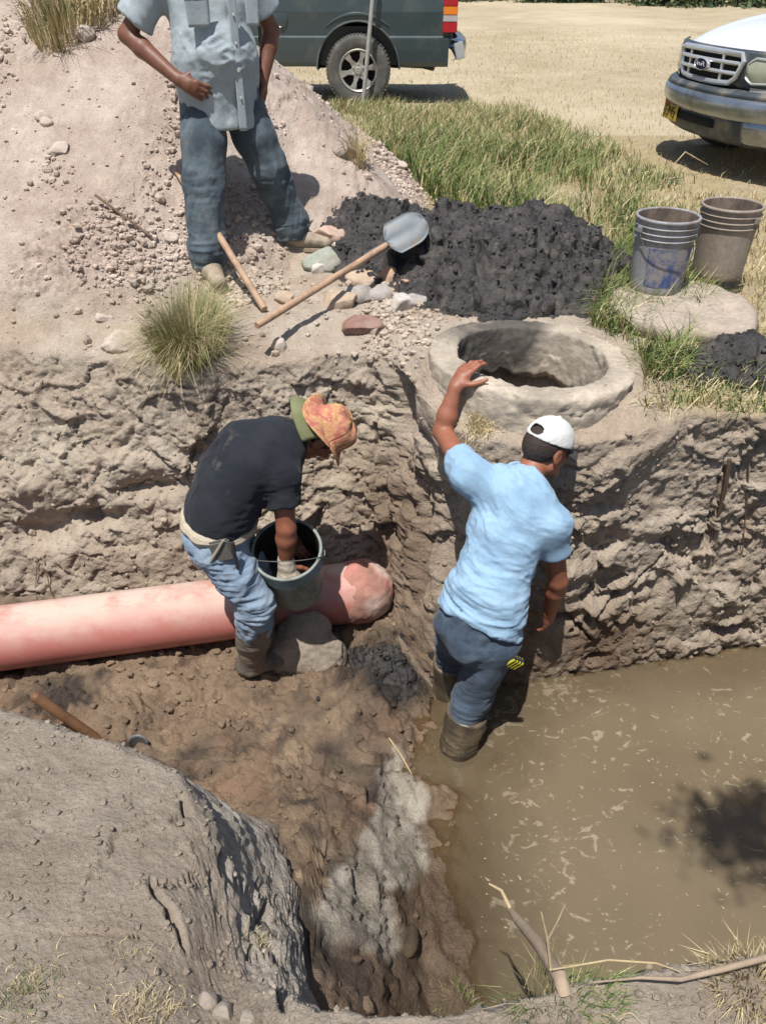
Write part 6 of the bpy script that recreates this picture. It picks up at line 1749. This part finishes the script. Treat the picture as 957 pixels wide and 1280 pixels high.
# ---------------------------------------------------------------- white pickup, front corner in view
def white_truck():
    fwd = nrm((-.982, -.185)); ang = math.atan2(fwd[1], fwd[0])
    e0 = P(876, 84, D=7.45); org = V3(e0.x, e0.y, 0)-V3(fwd[0], fwd[1], 0)*.92
    r = empty('pickup_truck', org, (0, 0, ang)); tag(r, 'white pickup truck with chrome grille and cloudy headlights on the straw field', 'pickup truck')
    # plan curve of the nose: x as a function of y
    nose = lambda y, x0=.86, k=.30, p=2.4: x0-k*(abs(y)/.96)**p
    # hood
    m = MB(); rows = []
    for i in range(17):
        u = i/16; row = []
        for y in np.linspace(-.88, .88, 29):
            xf = nose(y, .84, .26); x = xf+(-.62-xf)*u; s = y/.88
            z = 1.00+.21*u**.8-.055*s**4-.03*s*s*(1-u)-.085*(1-u)**6+.020*math.exp(-((abs(s)-.62)/.10)**2)*(1-(1-u)**4)
            row.append(Vector((x, y, z)))
        rows.append(row)
    m.grid(rows); o = m.build('hood', M_WHITE, r, fix=False); sd = o.modifiers.new('t', 'SOLIDIFY'); sd.thickness = .03; sd.offset = -1
    def strip(name, y0, y1, prof, mat, n=41, off=0.0, parent=r, x0=.86, k=.30, p=2.4, bev=0, thick=.02):
        """panel swept round the nose; prof = [(forward offset, z)]"""
        m = MB(); rows = []
        for y in np.linspace(y0, y1, n): rows.append([Vector((nose(y, x0, k, p)+q+off, y*(1.0), z)) for q, z in prof])
        m.grid(rows); o = m.build(name, mat, parent, angle=.8); sd = o.modifiers.new('t', 'SOLIDIFY'); sd.thickness = thick; sd.offset = 0; return o
    # header panel round grille and lamps
    strip('header_panel', -.95, .95, [(-.03, .925), (.005, .91), (.015, .86), (.015, .80), (.012, .70), (-.015, .66)], M_VAL, thick=.015)
    # grille: dark back, chrome frame, bars
    strip('grille_back', -.43, .43, [(.020, .875), (.026, .80), (.026, .715)], M_DARK, 21, thick=.012)
    def tubeon(name, pts, rad, mat, parent=r):
        m = MB(); m.tube([Vector((nose(y)+q, y, z)) for y, z, q in pts], rad, 8); return m.build(name, mat, parent)
    gr = empty('grille', (0, 0, 0)); gr.parent = r
    fr = [(-.44, .900), (-.2, .905), (0, .906), (.2, .905), (.44, .900), (.47, .86), (.42, .74), (.36, .700), (.2, .690), (0, .688), (-.2, .690), (-.36, .700), (-.42, .74), (-.47, .86), (-.44, .900)]
    tubeon('grille_frame', [(y, z, .035) for y, z in fr], .022, M_GRILLE, gr)
    for z, w in ((.838, .445), (.768, .425)): tubeon('grille_bar', [(y, z, .042) for y in np.linspace(-w, w, 17)], .015, M_GRILLE, gr)
    for y, z0, z1 in ((-.25, .69, .90), (.25, .69, .90), (-.0, .84, .90)):
        if y == 0: continue
        tubeon('grille_bar', [(y, z0, .038), (y, (z0+z1)/2, .038), (y, z1, .038)], .014, M_GRILLE, gr)
    em = MB(); rot = Matrix.Translation((nose(0)+.062, 0, .80)) @ Matrix.Rotation(math.pi/2, 4, 'Y') @ Matrix.Diagonal((.62, 1.5, 1, 1))
    em.lathe([(0, .010), (.060, .009), (.064, .004), (.060, -.02)], 32, M=rot); e_ = em.build('emblem', plain('emblem_blue', srgb(30, 34, 60), .25, .1), gr)
    em = MB(); em.lathe([(.062, .004), (.066, .012), (.072, .010), (.073, -.012)], 32, M=rot); em.build('emblem_edge', M_GRILLE, e_)
    # lettering of the oval, a few strokes
    m = MB()
    for k, (y0, z0, y1, z1) in enumerate([(.055, -.014, .040, .018), (.040, .018, .022, .016), (.052, .002, .032, .004), (.022, -.008, .010, .006), (.010, .006, .000, -.010), (.000, -.010, .014, -.012), (-.012, -.010, -.018, .008), (-.018, .006, -.028, .008), (-.040, -.010, -.046, .008), (-.040, -.010, -.056, -.006), (-.056, -.006, -.060, .020)]):
        m.tube([Vector((nose(0)+.074, y0, .80+z0)), Vector((nose(0)+.074, y1, .80+z1))], .0035, 6)
    tag(m.build('emblem_script', M_GRILLE, e_), kind='stuff')
    # headlights
    for s in (1, -1):
        hl = empty('headlight', (0, 0, 0)); hl.parent = r
        m = MB(); rows = []
        for i in range(15):
            u = i/14; y = s*(.505+.44*u); lo_ = .705+.035*u; hi_ = .885-.035*u**2
            if u < .12: lo_ += (.12-u)*.35; hi_ -= (.12-u)*.35
            rows.append([Vector((nose(y)+.022+.014*math.sin(math.pi*t), y, lo_+(hi_-lo_)*t)) for t in np.linspace(0, 1, 9)])
        m.grid(rows); o = m.build('lens', M_HL, hl, angle=.9); sd = o.modifiers.new('t', 'SOLIDIFY'); sd.thickness = .02; sd.offset = -1
        m = MB(); ys = [rows[i][0] for i in range(15)]+[rows[14-i][8] for i in range(15)]; m.tube([p+Vector((.002, 0, 0)) for p in ys]+[ys[0]], .009, 6); m.build('lamp_trim', M_GRILLE, hl)
        m = MB(); rows = []
        for i in range(9):
            y = s*(.56+.36*i/8); rows.append([Vector((nose(y)+.018, y, z)) for z in (.685, .665, .650)])
        m.grid(rows); o = m.build('turn_lamp', M_CLEAR, hl)
    # bumper: dark top pad, chrome face, dark lower valance
    B = dict(x0=.93, k=.34, p=2.6)
    strip('bumper_pad', -.99, .99, [(-.10, .655), (-.02, .648), (.02, .63), (.028, .605)], M_VAL, **B)
    strip('bumper_chrome', -1.0, 1.0, [(.030, .607), (.046, .58), (.050, .545), (.042, .50), (.020, .465), (.0, .455)], M_CHROME, **B)
    strip('valance', -.98, .98, [(.004, .462), (-.01, .42), (-.02, .35), (-.05, .295), (-.10, .27)], M_VAL, **B)
    for s in (1, -1):
        strip('bumper_guard', s*.62, s*.99, [(.014, .462), (.006, .40), (-.02, .31), (-.07, .275)], M_CHROME, 12, **B)
    strip('air_opening', -.34, .34, [(.004, .435), (.0, .37)], M_DARK, 12, **B)
    # number plate
    py_ = -.34; px_ = nose(py_, .93, .34, 2.6)+.03
    pl = empty('number_plate', (px_, py_, .415)); pl.parent = r; pl.rotation_euler = (0, -.05, -.10)
    m = MB(); m.box((0, 0, 0), (.003, .15, .078)); m.build('plate', plain('yellow_plate', srgb(186, 156, 62), .5, .15), pl, bevel=.002)
    m = MB(); m.box((.004, -.075, .052), (.001, .06, .018)); m.build('plate_patch', plain('red_print', srgb(150, 70, 60), .5, .15), pl)
    SEG = {'3': 'abgcd', '4': 'fgbc', '5': 'afgcd', 'F': 'aefg', 'Z': 'abged'}
    segs = dict(a=((0, 1), (1, 1)), b=((1, 1), (1, .5)), c=((1, .5), (1, 0)), d=((0, 0), (1, 0)), e=((0, .5), (0, 0)), f=((0, 1), (0, .5)), g=((0, .5), (1, .5)))
    mk = plain('dark_print', srgb(46, 34, 26), .5, .1)
    for k, ch in enumerate('3345'):
        m = MB(); y0 = -.115+.066*k
        for q in SEG[ch]:
            (a0, b0_), (a1, b1_) = segs[q]; m.tube([Vector((.0045, y0+(a0-.5)*.040, -.045+b0_*.072)), Vector((.0045, y0+(a1-.5)*.040, -.045+b1_*.072))], .005, 6)
        m.build('plate_character', mk, pl)
    m = MB()
    for y0 in (.09, .055): m.tube([Vector((.0045, y0, .042)), Vector((.0045, y0-.012, .062)), Vector((.0045, y0-.022, .042))], .003, 6)
    tag(m.build('plate_print', mk, pl), kind='stuff')
    # body: fenders, cab, bed
    cl = [(.0, .40), (.88, .40), (.95, .46), (.975, .62), (.985, .80), (.975, .95)]
    def sec(zr, w, zb=1.02): return half(cl+[(.955, zb), (w, zr-.06 if zr > 1.35 else zb+.03), (w-.08, zr if zr > 1.35 else zb+.05), (0, zr+.01 if zr > 1.35 else zb+.06)])
    body = loft([(.48, half([(.0, .45), (.82, .45), (.87, .5), (.895, .62), (.90, .78), (.89, .86), (.86, .89), (.8, .90), (.7, .905), (0, .91)])), (.25, sec(1, .86, .90)), (-.2, sec(1, .86, .93)), (-.60, sec(1.1, .87, 1.08)), (-.66, sec(1.2, .87, 1.12)), (-1.35, sec(1.80, .74, 1.12)), (-1.5, sec(1.85, .73, 1.12)), (-2.5, sec(1.85, .73, 1.12)), (-2.72, sec(1.80, .74, 1.12))])
    o = body.build('cab', M_WHITE, r, angle=.4); cut_arches(o, (0,), .38, .45, 1.0)
    low = [(.0, .42), (.90, .42), (.955, .47), (.975, .60), (.985, .80)]; upp = [(.985, .95), (.97, 1.12), (.95, 1.24), (.90, 1.27), (.86, 1.26), (.85, .84), (0, .82)]
    o = loft([(x, half(low+upp)) for x in (-2.76, -3.5, -4.5, -4.95)]).build('bed', M_WHITE, r, angle=.35); cut_arches(o, (-3.65,), .38, .45, 1.0)
    for s in (1, -1):
        m = MB(); m.prism([(-1.12, s*.935, 1.16), (-2.60, s*.935, 1.16), (-2.58, s*.755, 1.78), (-1.5, s*.755, 1.78)], (0, 0, 0), (0, s*.006, .003)); m.build('window', M_GLASS, r, smooth=False)
        m = MB(); m.box((-1.1, s*1.08, 1.2), (.05, .10, .08)); m.build('mirror', M_BLACKP, r, bevel=.02)
        m = MB(); m.box((-2.2, s*.985, .98), (.07, .012, .016)); m.build('handle', M_BLACKP, r, bevel=.006)
    m = MB(); m.prism([(-.72, -.84, 1.17), (-.72, .84, 1.17), (-1.33, .70, 1.77), (-1.33, -.70, 1.77)], (.012, 0, .012), (.02, 0, .02)); m.build('windshield', M_GLASS, r, smooth=False)
    m = MB(); m.box((-2.2, 0, .52), (2.6, .42, .07)); m.build('frame', M_DARK, r)
    for x in (0, -3.65):
        for s in (1, -1): wheel(r, (x, s*.84, .37), .375, .25, s)
    return r
white_truck()
